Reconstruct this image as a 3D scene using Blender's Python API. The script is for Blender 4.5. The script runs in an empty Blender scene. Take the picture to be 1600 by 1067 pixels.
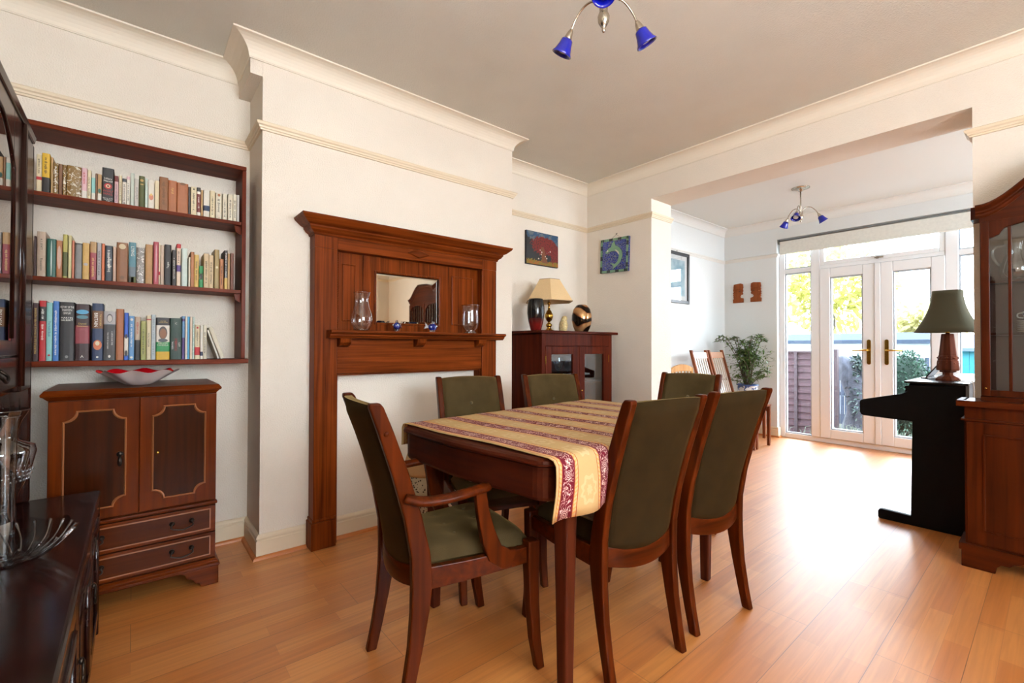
import bpy, bmesh, math, random
from mathutils import Matrix, Vector
PI = math.pi
random.seed(7)
sc = bpy.context.scene
COL = sc.collection

# ------------------------------------------------------------------ camera, light, exposure
cam_d = bpy.data.cameras.new('camera'); cam = bpy.data.objects.new('camera', cam_d); COL.objects.link(cam)
sc.camera = cam
cam_d.sensor_fit = 'HORIZONTAL'; cam_d.sensor_width = 36.0
cam_d.lens = 36.0 * 710.534 / 1600.0
cam_d.clip_start = 0.02; cam_d.clip_end = 200
YAW, PITCH, ROLL = 0.877, 0.011, -0.0021
cam.location = (0, 0, 1.05)
cam.matrix_world = (Matrix.Translation((0, 0, 1.05)) @ Matrix.Rotation(YAW, 4, 'Z') @ Matrix.Rotation(PI/2 + PITCH, 4, 'X')
                    @ Matrix.Rotation(-ROLL, 4, 'Z'))

world = bpy.data.worlds.new('sky'); sc.world = world; world.use_nodes = True
wn = world.node_tree.nodes; wl = world.node_tree.links; wn.clear()
wo = wn.new('ShaderNodeOutputWorld'); wb = wn.new('ShaderNodeBackground'); wl.new(wb.outputs[0], wo.inputs[0])
wtc = wn.new('ShaderNodeTexCoord'); wsx = wn.new('ShaderNodeSeparateXYZ'); wl.new(wtc.outputs['Generated'], wsx.inputs[0])
wr = wn.new('ShaderNodeValToRGB'); wl.new(wsx.outputs['Z'], wr.inputs[0])
wr.color_ramp.elements[0].position = 0.0; wr.color_ramp.elements[0].color = (0.90, 0.96, 1.0, 1)
wr.color_ramp.elements[1].position = 0.6; wr.color_ramp.elements[1].color = (0.72, 0.87, 1.0, 1)
wl.new(wr.outputs[0], wb.inputs[0]); wb.inputs[1].default_value = 21.0

def light(name, kind, loc, aim, energy, color, **kw):
    d = bpy.data.lights.new(name, kind); o = bpy.data.objects.new(name, d); COL.objects.link(o)
    d.energy = energy; d.color = color
    for k, v in kw.items(): setattr(d, k, v)
    o.location = loc
    o.rotation_euler = (Vector(aim) - Vector(loc)).to_track_quat('-Z', 'Y').to_euler()
    return o
light('sun', 'SUN', (0.8, 10, 6.6), (0, 0, 0), 4.0, (1.0, 0.98, 0.96), angle=0.55)
p = light('garden_door_daylight', 'AREA', (-1.18, 6.02, 1.15), (-1.18, 0, 1.15), 1.0, (1, 1, 1), shape='RECTANGLE', size=1.9, size_y=2.3)
p.data.cycles.is_portal = True
light('added_side_light', 'AREA', (2.12, 0.75, 1.62), (-2.4, 1.2, 1.2), 41.0, (1.0, 0.97, 0.94), shape='RECTANGLE', size=1.9, size_y=1.25)  # added lamp at an invented right-wall window, brightens the dining room
light('added_extension_light', 'AREA', (2.16, 4.55, 1.68), (-1.3, 4.9, 2.6), 46.0, (0.76, 0.88, 1.0), shape='RECTANGLE', size=1.15, size_y=1.1)  # added lamp, out of view, brightens the extension walls and ceiling
light('camera_flash', 'AREA', (0.45, 0.0, 1.75), (0.30, 0.25, 2.55), 34.0, (1.0, 0.98, 0.95), shape='RECTANGLE', size=0.25, size_y=0.25)

sc.view_settings.view_transform = 'Standard'
sc.view_settings.look = 'None'
sc.view_settings.gamma = 1.0
sc.view_settings.use_curve_mapping = False
sc.view_settings.exposure = 0.0
try:
    sc.cycles.max_bounces = 10; sc.cycles.diffuse_bounces = 5; sc.cycles.glossy_bounces = 5
    sc.cycles.transparent_max_bounces = 16; sc.cycles.transmission_bounces = 6
    sc.cycles.sample_clamp_indirect = 6.0; sc.cycles.caustics_reflective = False; sc.cycles.caustics_refractive = False
    sc.cycles.use_denoising = True
except Exception: pass

# ------------------------------------------------------------------ materials
def lin(c):
    r = []
    for x in c[:3]:
        x = x/255.0
        r.append(x/12.92 if x <= 0.04045 else ((x+0.055)/1.055)**2.4)
    return (r[0], r[1], r[2], 1.0)
_M = {}
def newmat(name):
    m = bpy.data.materials.new(name); m.use_nodes = True
    nt = m.node_tree
    return m, nt, nt.nodes['Principled BSDF'], nt.nodes, nt.links
def setin(b, k, v):
    if k in b.inputs: b.inputs[k].default_value = v
def plain(name, rgb, rough=0.5, metal=0.0, spec=None, coat=0.0, sheen=0.0, noise=0.0, nscale=30.0, bump=0.0, bscale=200.0):
    if name in _M: return _M[name]
    m, nt, b, N, L = newmat(name)
    b.inputs['Base Color'].default_value = lin(rgb); b.inputs['Roughness'].default_value = rough
    b.inputs['Metallic'].default_value = metal
    if spec is not None: setin(b, 'Specular IOR Level', spec)
    if coat: setin(b, 'Coat Weight', coat); setin(b, 'Coat Roughness', 0.08)
    if sheen: setin(b, 'Sheen Weight', sheen); setin(b, 'Sheen Roughness', 0.4); setin(b, 'Sheen Tint', lin(tuple(min(255, x*2.4) for x in rgb)))
    tc = None
    if noise or bump: tc = N.new('ShaderNodeTexCoord')
    if noise:
        t = N.new('ShaderNodeTexNoise'); t.inputs['Scale'].default_value = nscale; t.inputs['Detail'].default_value = 4
        L.new(tc.outputs['Object'], t.inputs['Vector'])
        r = N.new('ShaderNodeValToRGB'); L.new(t.outputs[0], r.inputs[0])
        c = lin(rgb)
        r.color_ramp.elements[0].position = 0.3; r.color_ramp.elements[1].position = 0.7
        r.color_ramp.elements[0].color = tuple(x*(1-noise) for x in c[:3])+(1,)
        r.color_ramp.elements[1].color = tuple(min(1, x*(1+noise)) for x in c[:3])+(1,)
        L.new(r.outputs[0], b.inputs['Base Color'])
    if bump:
        t = N.new('ShaderNodeTexNoise'); t.inputs['Scale'].default_value = bscale; t.inputs['Detail'].default_value = 3
        L.new(tc.outputs['Object'], t.inputs['Vector'])
        bp = N.new('ShaderNodeBump'); bp.inputs['Strength'].default_value = bump; bp.inputs['Distance'].default_value = 0.01
        L.new(t.outputs[0], bp.inputs['Height']); L.new(bp.outputs[0], b.inputs['Normal'])
    _M[name] = m
    return m
def wood(name, light_c, dark_c, axis='z', rough=0.35, coat=0.25, fine=40.0, contrast=0.22):
    key = name+'_'+axis
    if key in _M: return _M[key]
    m, nt, b, N, L = newmat(key)
    tc = N.new('ShaderNodeTexCoord'); mp = N.new('ShaderNodeMapping')
    s = {'x': (1.6, fine, fine), 'y': (fine, 1.6, fine), 'z': (fine, fine, 1.6)}[axis]
    mp.inputs['Scale'].default_value = s
    L.new(tc.outputs['Object'], mp.inputs['Vector'])
    t = N.new('ShaderNodeTexNoise'); t.inputs['Scale'].default_value = 1.0; t.inputs['Detail'].default_value = 6; t.inputs['Distortion'].default_value = 0.6
    L.new(mp.outputs[0], t.inputs['Vector'])
    t2 = N.new('ShaderNodeTexNoise'); t2.inputs['Scale'].default_value = 3.5; t2.inputs['Detail'].default_value = 3
    L.new(tc.outputs['Object'], t2.inputs['Vector'])
    ad = N.new('ShaderNodeMath'); ad.operation = 'MULTIPLY_ADD'; ad.inputs[1].default_value = 0.35
    L.new(t2.outputs[0], ad.inputs[0]); L.new(t.outputs[0], ad.inputs[2])
    r = N.new('ShaderNodeValToRGB'); L.new(ad.outputs[0], r.inputs[0])
    r.color_ramp.elements[0].position = 0.675-contrast; r.color_ramp.elements[1].position = 0.675+contrast
    r.color_ramp.elements[0].color = lin(dark_c); r.color_ramp.elements[1].color = lin(light_c)
    L.new(r.outputs[0], b.inputs['Base Color'])
    b.inputs['Roughness'].default_value = rough; setin(b, 'Specular IOR Level', 0.05)
    setin(b, 'Coat Weight', coat*0.16); setin(b, 'Coat Roughness', 0.12)
    bp = N.new('ShaderNodeBump'); bp.inputs['Strength'].default_value = 0.08; bp.inputs['Distance'].default_value = 0.004
    L.new(t.outputs[0], bp.inputs['Height']); L.new(bp.outputs[0], b.inputs['Normal'])
    _M[key] = m
    return m
def glass(name, tint=(1, 1, 1), rough=0.0, ior=1.5, gain=1.0, base=0.0):
    """thin glass: see-through with Fresnel reflection"""
    if name in _M: return _M[name]
    m = bpy.data.materials.new(name); m.use_nodes = True; nt = m.node_tree; N = nt.nodes; L = nt.links; N.clear()
    o = N.new('ShaderNodeOutputMaterial'); mx = N.new('ShaderNodeMixShader'); tr = N.new('ShaderNodeBsdfTransparent'); gl = N.new('ShaderNodeBsdfGlossy')
    tr.inputs[0].default_value = tuple(tint)+(1,); gl.inputs['Roughness'].default_value = rough
    ge = N.new('ShaderNodeNewGeometry'); dt = N.new('ShaderNodeVectorMath'); dt.operation = 'DOT_PRODUCT'
    L.new(ge.outputs['Normal'], dt.inputs[0]); L.new(ge.outputs['Incoming'], dt.inputs[1])
    def mth(op, a, b=None, clamp=False):
        n = N.new('ShaderNodeMath'); n.operation = op; n.use_clamp = clamp
        for i, x in enumerate((a, b)):
            if x is None: continue
            if isinstance(x, (int, float)): n.inputs[i].default_value = x
            else: L.new(x, n.inputs[i])
        return n.outputs[0]
    f0 = ((ior-1)/(ior+1))**2
    inv = mth('SUBTRACT', 1.0, mth('ABSOLUTE', dt.outputs['Value']), True)
    fr = mth('ADD', mth('MULTIPLY', mth('POWER', inv, 5.0), 1-f0), f0)          # Schlick reflectance, the same from either face
    ma = N.new('ShaderNodeMath'); ma.operation = 'MULTIPLY_ADD'; ma.use_clamp = True; ma.inputs[1].default_value = gain; ma.inputs[2].default_value = base
    L.new(fr, ma.inputs[0])
    L.new(ma.outputs[0], mx.inputs[0]); L.new(tr.outputs[0], mx.inputs[1]); L.new(gl.outputs[0], mx.inputs[2]); L.new(mx.outputs[0], o.inputs[0])
    _M[name] = m
    return m
def pic(name, build, rough=0.6):
    """a picture or pattern built from nodes: build(N, L, tc) returns a colour socket"""
    if name in _M: return _M[name]
    m, nt, b, N, L = newmat(name)
    tc = N.new('ShaderNodeTexCoord')
    L.new(build(N, L, tc), b.inputs['Base Color']); b.inputs['Roughness'].default_value = rough
    _M[name] = m
    return m
def nmath(N, L, op, a, b=None, c=None):
    n = N.new('ShaderNodeMath'); n.operation = op
    for i, x in enumerate((a, b, c)):
        if x is None: continue
        if isinstance(x, (int, float)): n.inputs[i].default_value = x
        else: L.new(x, n.inputs[i])
    return n.outputs[0]
def nmix(N, L, fac, a, b):
    n = N.new('ShaderNodeMix'); n.data_type = 'RGBA'
    for s, x in ((n.inputs[0], fac), (n.inputs[6], a), (n.inputs[7], b)):
        if isinstance(x, (int, float)): s.default_value = x
        elif isinstance(x, tuple): s.default_value = x
        else: L.new(x, s)
    return n.outputs[2]

WALL = plain('wall_paint', (229, 221, 208), 0.85, noise=0.015, nscale=6, bump=0.35, bscale=160)
WALLX = plain('wall_paint_extension', (222, 226, 226), 0.85, bump=0.25, bscale=160)
CEIL = plain('ceiling_paint', (220, 221, 213), 0.9, noise=0.02, nscale=5, bump=0.3, bscale=120)
CEILX = plain('ceiling_paint_extension', (228, 230, 226), 0.9)
TRIM = plain('cream_gloss_paint', (226, 211, 184), 0.45)
COVE = plain('coving_paint', (232, 224, 208), 0.7)
UPVC = plain('white_upvc', (238, 240, 242), 0.28)
BEAD = plain('beech_bead', (190, 115, 58), 0.4)
BRASS = plain('polished_brass', (188, 146, 62), 0.2, metal=1.0)
CHROME = plain('satin_nickel', (190, 182, 168), 0.25, metal=1.0)
ABRASS = plain('dark_bronze', (52, 44, 38), 0.35, metal=0.8)
OAKZ = wood('mantel_oak', (128, 58, 18), (72, 27, 5), 'z', 0.38, 0.3, 55)
OAKY = wood('mantel_oak', (128, 58, 18), (72, 27, 5), 'y', 0.38, 0.3, 55)
BKY = wood('bookshelf_mahogany', (116, 50, 28), (78, 30, 16), 'y', 0.4, 0.2)
BKZ = wood('bookshelf_mahogany', (116, 50, 28), (78, 30, 16), 'z', 0.4, 0.2)
CUZ = wood('cupboard_yew', (104, 42, 7), (68, 24, 3), 'z', 0.28, 0.5)
CUY = wood('cupboard_yew', (104, 42, 7), (68, 24, 3), 'y', 0.28, 0.5)
CUPZ = wood('cupboard_panel', (62, 25, 5), (40, 14, 2), 'z', 0.28, 0.5)
SBX = wood('sideboard_mahogany', (46, 18, 13), (24, 9, 7), 'x', 0.22, 3.4)
SBZ = wood('sideboard_mahogany', (46, 18, 13), (24, 9, 7), 'z', 0.22, 3.4)
CHZ = wood('chair_mahogany', (88, 33, 6), (48, 15, 3), 'z', 0.3, 0.5)
CHX = wood('chair_mahogany', (88, 33, 6), (48, 15, 3), 'x', 0.3, 0.5)
TBX = wood('table_mahogany', (76, 32, 18), (46, 18, 11), 'x', 0.3, 0.5)
TBZ = wood('table_mahogany', (86, 36, 19), (54, 21, 12), 'z', 0.3, 0.5)
DCZ = wood('display_mahogany', (78, 29, 7), (46, 15, 4), 'z', 0.28, 0.5)
DCX = wood('display_mahogany', (78, 29, 7), (46, 15, 4), 'x', 0.28, 0.5)
CCZ = wood('corner_mahogany', (90, 33, 17), (56, 19, 10), 'z', 0.35, 0.35)
CCY = wood('corner_mahogany', (90, 33, 17), (56, 19, 10), 'y', 0.35, 0.35)
PINE = wood('blond_pine', (206, 158, 104), (176, 124, 72), 'z', 0.4, 0.2)
SLATW = wood('slat_chair_walnut', (140, 80, 50), (98, 52, 32), 'z', 0.35, 0.3)
CARV = wood('carved_teak', (150, 82, 46), (104, 52, 28), 'z', 0.6, 0.0)
LAMPW = wood('lamp_teak', (120, 62, 40), (76, 36, 24), 'z', 0.35, 0.3)
VELVB = plain('brown_velvet', (44, 32, 16), 0.95, spec=0.05, sheen=0.4, noise=0.16, nscale=14)
VELV = plain('olive_velvet', (70, 57, 35), 0.95, spec=0.05, sheen=0.55, noise=0.16, nscale=14, bump=0.12, bscale=500)
BLACKP = plain('black_piano_laminate', (9, 8, 9), 0.5, spec=0.12)
BLACKT = plain('black_piano_top', (22, 21, 24), 0.25)
PAGES = plain('book_pages', (226, 212, 180), 0.9)
GLZ = glass('cabinet_glass', (0.86, 0.9, 0.9), 0.0, 1.5, 1.6, 0.02)
VGL = glass('vase_glass', (0.93, 0.95, 0.95), 0.02, 1.5, 2.4, 0.03)
PANE = glass('window_pane', (0.97, 0.985, 1.0), 0.0, 1.45, 1.0, 0.0)
MIRR = plain('mirror_silver', (226, 224, 214), 0.02, metal=1.0)

# ------------------------------------------------------------------ mesh helpers
class MB:
    def __init__(s): s.v = []; s.f = []; s.sm = []
    def add(s, vs, fs, smooth=False):
        o = len(s.v); s.v += [tuple(x) for x in vs]
        for f in fs: s.f.append([i+o for i in f]); s.sm.append(smooth)
        return s
    def box(s, x0, x1, y0, y1, z0, z1):
        v = [(x0,y0,z0),(x1,y0,z0),(x1,y1,z0),(x0,y1,z0),(x0,y0,z1),(x1,y0,z1),(x1,y1,z1),(x0,y1,z1)]
        return s.add(v, [(0,3,2,1),(4,5,6,7),(0,1,5,4),(1,2,6,5),(2,3,7,6),(3,0,4,7)])
    def prism(s, poly, axis, a, b, smooth=False):
        def P(u, v, w): return {'x': (w,u,v), 'y': (u,w,v), 'z': (u,v,w)}[axis]
        n = len(poly)
        vs = [P(u,v,a) for u,v in poly]+[P(u,v,b) for u,v in poly]
        fs = [list(range(n))[::-1], list(range(n,2*n))]
        s.add(vs, fs)
        o = len(s.v)-2*n
        for i in range(n):
            j = (i+1) % n
            s.f.append([o+i,o+j,o+n+j,o+n+i]); s.sm.append(smooth)
        return s
    def rings(s, rings, closed=True, cap=True, smooth=True, loop=False):
        n = len(rings[0]); vs = [p for r in rings for p in r]; fs = []
        m = len(rings)
        for i in range(m if loop else m-1):
            for j in range(n if closed else n-1):
                k = (j+1) % n; i2 = (i+1) % m
                fs.append((i*n+j, i*n+k, i2*n+k, i2*n+j))
        o = len(s.v); s.add(vs, fs, smooth)
        if cap and closed and not loop:
            s.f.append([o+j for j in range(n)][::-1]); s.sm.append(False)
            s.f.append([o+(m-1)*n+j for j in range(n)]); s.sm.append(False)
        return s
    def lathe(s, prof, c=(0,0,0), n=28, M=None, cap=True, mod=None):
        rings = []
        for r, z in prof:
            ring = []
            for k in range(n):
                a = 2*PI*k/n; rr = r*(mod(a, z) if mod else 1.0)
                p = Vector((rr*math.cos(a), rr*math.sin(a), z))
                if M is not None: p = M @ p
                ring.append((p.x+c[0], p.y+c[1], p.z+c[2]))
            rings.append(ring)
        return s.rings(rings, cap=cap)
    def tube(s, pts, r, n=10, cap=True, flat=None):
        pts = [Vector(p) for p in pts]; rs = r if isinstance(r, (list, tuple)) else [r]*len(pts)
        rings = []; up = None
        for i, p in enumerate(pts):
            t = (pts[min(i+1, len(pts)-1)]-pts[max(i-1, 0)]).normalized()
            if up is None:
                up = Vector((0,0,1)) if abs(t.z) < 0.9 else Vector((1,0,0))
            a = t.cross(up).normalized(); b = a.cross(t).normalized(); up = b
            ring = []
            for k in range(n):
                an = 2*PI*k/n; ca, sa = math.cos(an), math.sin(an)
                if flat: ca *= flat[0]; sa *= flat[1]
                q = p+(a*ca+b*sa)*rs[i]; ring.append(tuple(q))
            rings.append(ring)
        return s.rings(rings, cap=cap)
    def bar(s, secs, smooth=False):
        """secs: list of (x,y,z, wx, wy) axis-aligned rectangles stacked along z"""
        rings = [[(x-wx/2,y-wy/2,z),(x+wx/2,y-wy/2,z),(x+wx/2,y+wy/2,z),(x-wx/2,y+wy/2,z)] for x,y,z,wx,wy in secs]
        return s.rings(rings, smooth=smooth)
    def beam(s, p0, p1, w, h, up=(0,0,1)):
        p0 = Vector(p0); p1 = Vector(p1); t = (p1-p0).normalized(); a = t.cross(Vector(up)).normalized(); b = a.cross(t)
        rings = []
        for p in (p0, p1):
            rings.append([tuple(p+a*(i*w/2)+b*(j*h/2)) for i,j in ((-1,-1),(1,-1),(1,1),(-1,1))])
        return s.rings(rings, smooth=False)
    def ball(s, c, rx, ry=None, rz=None, n=16, m=10):
        ry = ry or rx; rz = rz or rx
        rings = []
        for i in range(m+1):
            t = -PI/2+PI*i/m; q = max(math.cos(t), 1e-3)
            rings.append([(c[0]+rx*q*math.cos(2*PI*k/n), c[1]+ry*q*math.sin(2*PI*k/n), c[2]+rz*math.sin(t)) for k in range(n)])
        return s.rings(rings)
    def sweep(s, prof, path, side=1, closed=False):
        """prof [(off, z)] swept along a plan path with mitred corners; off goes to the right of travel when side=1"""
        P = [Vector((x, y)) for x, y in path]; n = len(P); rings = []
        for i in range(n):
            d0 = (P[i]-P[i-1]).normalized() if (i > 0 or closed) else None
            d1 = (P[(i+1) % n]-P[i]).normalized() if (i < n-1 or closed) else None
            if d0 is None: d0 = d1
            if d1 is None: d1 = d0
            n0 = Vector((d0.y, -d0.x))*side; n1 = Vector((d1.y, -d1.x))*side
            m = n0+n1; m = m/(1+n0.dot(n1)) if (1+n0.dot(n1)) > 1e-4 else n0
            rings.append([(P[i].x+m.x*o, P[i].y+m.y*o, z) for o, z in prof])
        return s.rings(rings, closed=True, cap=not closed, smooth=False, loop=closed)
    def xf(s, M):
        s.v = [tuple(M @ Vector(p)) for p in s.v]; return s
    def join(s, o):
        return s.merge(o)
    def merge(s, o):
        k = len(s.v); s.v += o.v; s.f += [[i+k for i in f] for f in o.f]; s.sm += o.sm; return s
    def mesh(s, name, off=(0,0,0)):
        me = bpy.data.meshes.new(name)
        me.from_pydata([(x-off[0], y-off[1], z-off[2]) for x,y,z in s.v], [], s.f)
        bm = bmesh.new(); bm.from_mesh(me)
        bm.faces.ensure_lookup_table()
        for f, q in zip(bm.faces, s.sm): f.smooth = q
        bmesh.ops.recalc_face_normals(bm, faces=bm.faces)
        bm.to_mesh(me); bm.free()
        return me
    def build(s, name, mat, parent=None, bevel=0.0, sub=0, solid=0.0, w=False, label=None, seg=2):
        off = (0,0,0)
        if parent is not None and w:
            q = parent; t = Vector((0,0,0))
            while q is not None: t += Vector(q.location); q = q.parent
            off = tuple(t)
        me = s.mesh(name, off); o = bpy.data.objects.new(name, me); COL.objects.link(o)
        if mat: me.materials.append(mat)
        if parent is not None: o.parent = parent
        if solid:
            md = o.modifiers.new('thickness', 'SOLIDIFY'); md.thickness = solid; md.offset = 0
        if bevel:
            md = o.modifiers.new('bevel', 'BEVEL'); md.width = bevel; md.segments = seg; md.limit_method = 'ANGLE'; md.angle_limit = math.radians(35)
            md.harden_normals = False
        if sub:
            md = o.modifiers.new('subdivision', 'SUBSURF'); md.levels = sub; md.render_levels = sub
        if label: o['label'] = label
        return o
def thing(name, label, cat, loc=(0,0,0), rz=0.0, group=None):
    o = bpy.data.objects.new(name, None); COL.objects.link(o); o.empty_display_size = 0.05
    o.location = loc; o.rotation_euler = (0,0,rz); o['label'] = label; o['category'] = cat
    if group: o['group'] = group
    return o
def tag(o, label, cat, group=None, kind=None):
    o['label'] = label; o['category'] = cat
    if group: o['group'] = group
    if kind: o['kind'] = kind
    return o
def struct(o, label=None, cat=None):
    o['kind'] = 'structure'
    if label: o['label'] = label
    if cat: o['category'] = cat
    return o
def copy_tree(o, parent=None):
    c = o.copy(); COL.objects.link(c); c.parent = parent
    for ch in list(o.children): copy_tree(ch, c)
    return c
def lettering(name, s, mat, parent, pos, u, v, size, maxw=None, w=True, thick=0.0004):
    """text as a thin mesh centred at pos, running along u with letter tops towards v"""
    cu = bpy.data.curves.new('t', 'FONT'); cu.body = s; cu.align_x = 'CENTER'; cu.align_y = 'CENTER'; cu.size = 1.0; cu.extrude = 0.0; cu.resolution_u = 2
    to = bpy.data.objects.new('t', cu); COL.objects.link(to)
    dg = bpy.context.evaluated_depsgraph_get(); dg.update()
    me = bpy.data.meshes.new_from_object(to.evaluated_get(dg)); bpy.data.objects.remove(to); bpy.data.curves.remove(cu)
    xs = [q.co.x for q in me.vertices] or [0]
    sx = size
    if maxw and (max(xs)-min(xs))*size > maxw: sx = maxw/(max(xs)-min(xs))
    u = Vector(u).normalized(); v = Vector(v).normalized(); off = Vector((0,0,0))
    if parent is not None and w:
        q = parent
        while q is not None: off += Vector(q.location); q = q.parent
    pos = Vector(pos)-off
    nn = u.cross(v)*thick
    for q in me.vertices: q.co = pos+u*(q.co.x*sx)+v*(q.co.y*size)+nn
    me.name = name
    o = bpy.data.objects.new(name, me); COL.objects.link(o); me.materials.clear(); me.materials.append(mat); o.parent = parent
    return o
def catmull(pts, k=6):
    out = []; n = len(pts)
    for i in range(n-1):
        p0, p1, p2, p3 = (Vector(pts[max(i-1,0)]), Vector(pts[i]), Vector(pts[i+1]), Vector(pts[min(i+2,n-1)]))
        for j in range(k):
            t = j/k
            out.append(0.5*((2*p1)+(-p0+p2)*t+(2*p0-5*p1+4*p2-p3)*t*t+(-p0+3*p1-3*p2+p3)*t**3))
    out.append(Vector(pts[-1]))
    return out

# ------------------------------------------------------------------ the setting
XL, XB, Y1, Y2, YB, YN = -2.857, -2.538, 0.4855, 2.109, 3.301, 3.600
XN, XR, ZH, CZ, CZX = -2.160, -0.276, 2.284, 2.558, 2.530
XFL, YF, XRT, YFR = -2.717, 5.780, 2.20, -0.66
WOX0, WOX1, WOZ = -2.105, -0.250, 2.307       # garden door opening

# laminate floor: three-strip beech boards running along Y
def floor_mat():
    m, nt, b, N, L = newmat('beech_laminate')
    tc = N.new('ShaderNodeTexCoord'); sx = N.new('ShaderNodeSeparateXYZ'); L.new(tc.outputs['Object'], sx.inputs[0])
    cb = N.new('ShaderNodeCombineXYZ'); L.new(sx.outputs['Y'], cb.inputs[0]); L.new(sx.outputs['X'], cb.inputs[1])
    br = N.new('ShaderNodeTexBrick'); L.new(cb.outputs[0], br.inputs['Vector'])
    br.offset = 0.37; br.offset_frequency = 2; br.squash = 1.0
    br.inputs['Scale'].default_value = 1.0; br.inputs['Mortar Size'].default_value = 0.0006
    br.inputs['Brick Width'].default_value = 0.62; br.inputs['Row Height'].default_value = 0.068
    br.inputs['Color1'].default_value = lin((196, 116, 50)); br.inputs['Color2'].default_value = lin((216, 141, 72)); br.inputs['Mortar'].default_value = lin((180, 112, 62))
    br.inputs['Bias'].default_value = 0.0
    b2 = N.new('ShaderNodeTexBrick'); L.new(cb.outputs[0], b2.inputs['Vector']); b2.offset = 0.43
    b2.inputs['Scale'].default_value = 1.0; b2.inputs['Mortar Size'].default_value = 0.0011; b2.inputs['Brick Width'].default_value = 1.25; b2.inputs['Row Height'].default_value = 0.204
    b2.inputs['Color1'].default_value = (0.93, 0.93, 0.93, 1); b2.inputs['Color2'].default_value = (1, 1, 1, 1); b2.inputs['Mortar'].default_value = (0.45, 0.4, 0.36, 1)
    mp = N.new('ShaderNodeMapping'); mp.inputs['Scale'].default_value = (60, 2.2, 1); L.new(tc.outputs['Object'], mp.inputs[0])
    g = N.new('ShaderNodeTexNoise'); g.inputs['Scale'].default_value = 1.0; g.inputs['Detail'].default_value = 5; g.inputs['Distortion'].default_value = 0.8; L.new(mp.outputs[0], g.inputs['Vector'])
    gr = N.new('ShaderNodeValToRGB'); L.new(g.outputs[0], gr.inputs[0])
    gr.color_ramp.elements[0].position = 0.3; gr.color_ramp.elements[0].color = (0.78, 0.74, 0.70, 1); gr.color_ramp.elements[1].position = 0.65; gr.color_ramp.elements[1].color = (1, 1, 1, 1)
    def mul(a, c):
        n = N.new('ShaderNodeMix'); n.data_type = 'RGBA'; n.blend_type = 'MULTIPLY'; n.inputs[0].default_value = 1.0
        L.new(a, n.inputs[6]); L.new(c, n.inputs[7]); return n.outputs[2]
    L.new(mul(mul(br.outputs['Color'], b2.outputs['Color']), gr.outputs[0]), b.inputs['Base Color'])
    b.inputs['Roughness'].default_value = 0.45; setin(b, 'Specular IOR Level', 0.8); setin(b, 'Coat Weight', 0.95); setin(b, 'Coat Roughness', 0.36)
    bp = N.new('ShaderNodeBump'); bp.inputs['Strength'].default_value = 0.15; bp.inputs['Distance'].default_value = 0.002
    L.new(b2.outputs['Fac'], bp.inputs['Height']); bp.invert = True; L.new(bp.outputs[0], b.inputs['Normal'])
    return m
struct(MB().box(-3.1, 2.4, -0.9, 5.95, -0.12, 0).build('floor', floor_mat()), 'orange beech laminate floor', 'floor')
struct(MB().box(-3.1, 2.4, -0.9, YN-0.15, CZ, CZ+0.15).build('ceiling', CEIL), 'plain painted ceiling of the dining room', 'ceiling')
struct(MB().box(-3.1, 2.4, YN-0.001, 6.1, CZX, CZX+0.17).build('ceiling_extension', CEILX), 'white ceiling of the garden extension', 'ceiling')
struct(MB().box(XL-0.15, XL, -0.9, YB, 0, CZ).build('wall_left', WALL), 'cream alcove wall', 'wall')
struct(MB().box(XL, XB, Y1, Y2, 0, CZ).box(XL, XB-0.004, Y1-0.055, Y1+0.01, 2.40, CZ).build('wall_chimney', WALL), 'cream chimney breast', 'wall')
struct(MB().box(XL-0.15, XN, YB, YN, 0, CZ).box(XN, XR, YB, YN, ZH, CZ).box(XR, 2.35, YB, YN, 0, CZ).build('wall_back', WALL), 'wall with the wide opening to the extension', 'wall')
struct(MB().box(XFL-0.29, XFL, YN, 6.0, 0, CZX).build('wall_extension_left', WALLX), 'white left wall of the extension', 'wall')
struct(MB().box(XFL, WOX0, YF, 6.0, 0, CZX).box(WOX0, WOX1, YF, 6.0, WOZ, CZX).box(WOX1, 2.35, YF, 6.0, 0, CZX).build('wall_garden', WALLX), 'white wall around the garden doors', 'wall')
# right wall with openings for two added, unseen windows, near wall
WY0, WY1, WZ0, WZ1 = -0.25, 1.75, 0.95, 2.3
struct(MB().box(XRT, XRT+0.15, YFR-0.2, WY0, 0, CZ).box(XRT, XRT+0.15, WY1, 3.9, 0, CZ).box(XRT, XRT+0.15, 5.2, 6.0, 0, CZ).box(XRT, XRT+0.15, 3.9, 5.2, 0, 1.05).box(XRT, XRT+0.15, 3.9, 5.2, 2.3, CZ).box(XRT, XRT+0.15, WY0, WY1, 0, WZ0).box(XRT, XRT+0.15, WY0, WY1, WZ1, CZ).build('wall_right', WALL), 'cream right wall', 'wall')
struct(MB().box(-3.1, 2.35, YFR-0.15, YFR, 0, CZ).build('wall_near', WALL), 'cream wall behind the sideboard', 'wall')
wf = MB()
for a, b_ in ((WY0, WY0+0.06), (WY1-0.06, WY1), (0.72, 0.78)): wf.box(XRT+0.06, XRT+0.12, a, b_, WZ0, WZ1)
wf.box(XRT+0.06, XRT+0.12, WY0+0.06, WY1-0.06, WZ0, WZ0+0.06).box(XRT+0.06, XRT+0.12, WY0+0.06, WY1-0.06, WZ1-0.06, WZ1)
w4 = struct(wf.build('window_4', UPVC), 'white side window added out of view to light the dining room', 'window')  # invented window, out of view, added as a light source
MB().box(XRT+0.088, XRT+0.092, WY0+0.05, WY1-0.05, WZ0+0.05, WZ1-0.05).build('pane', PANE, w4)

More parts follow.
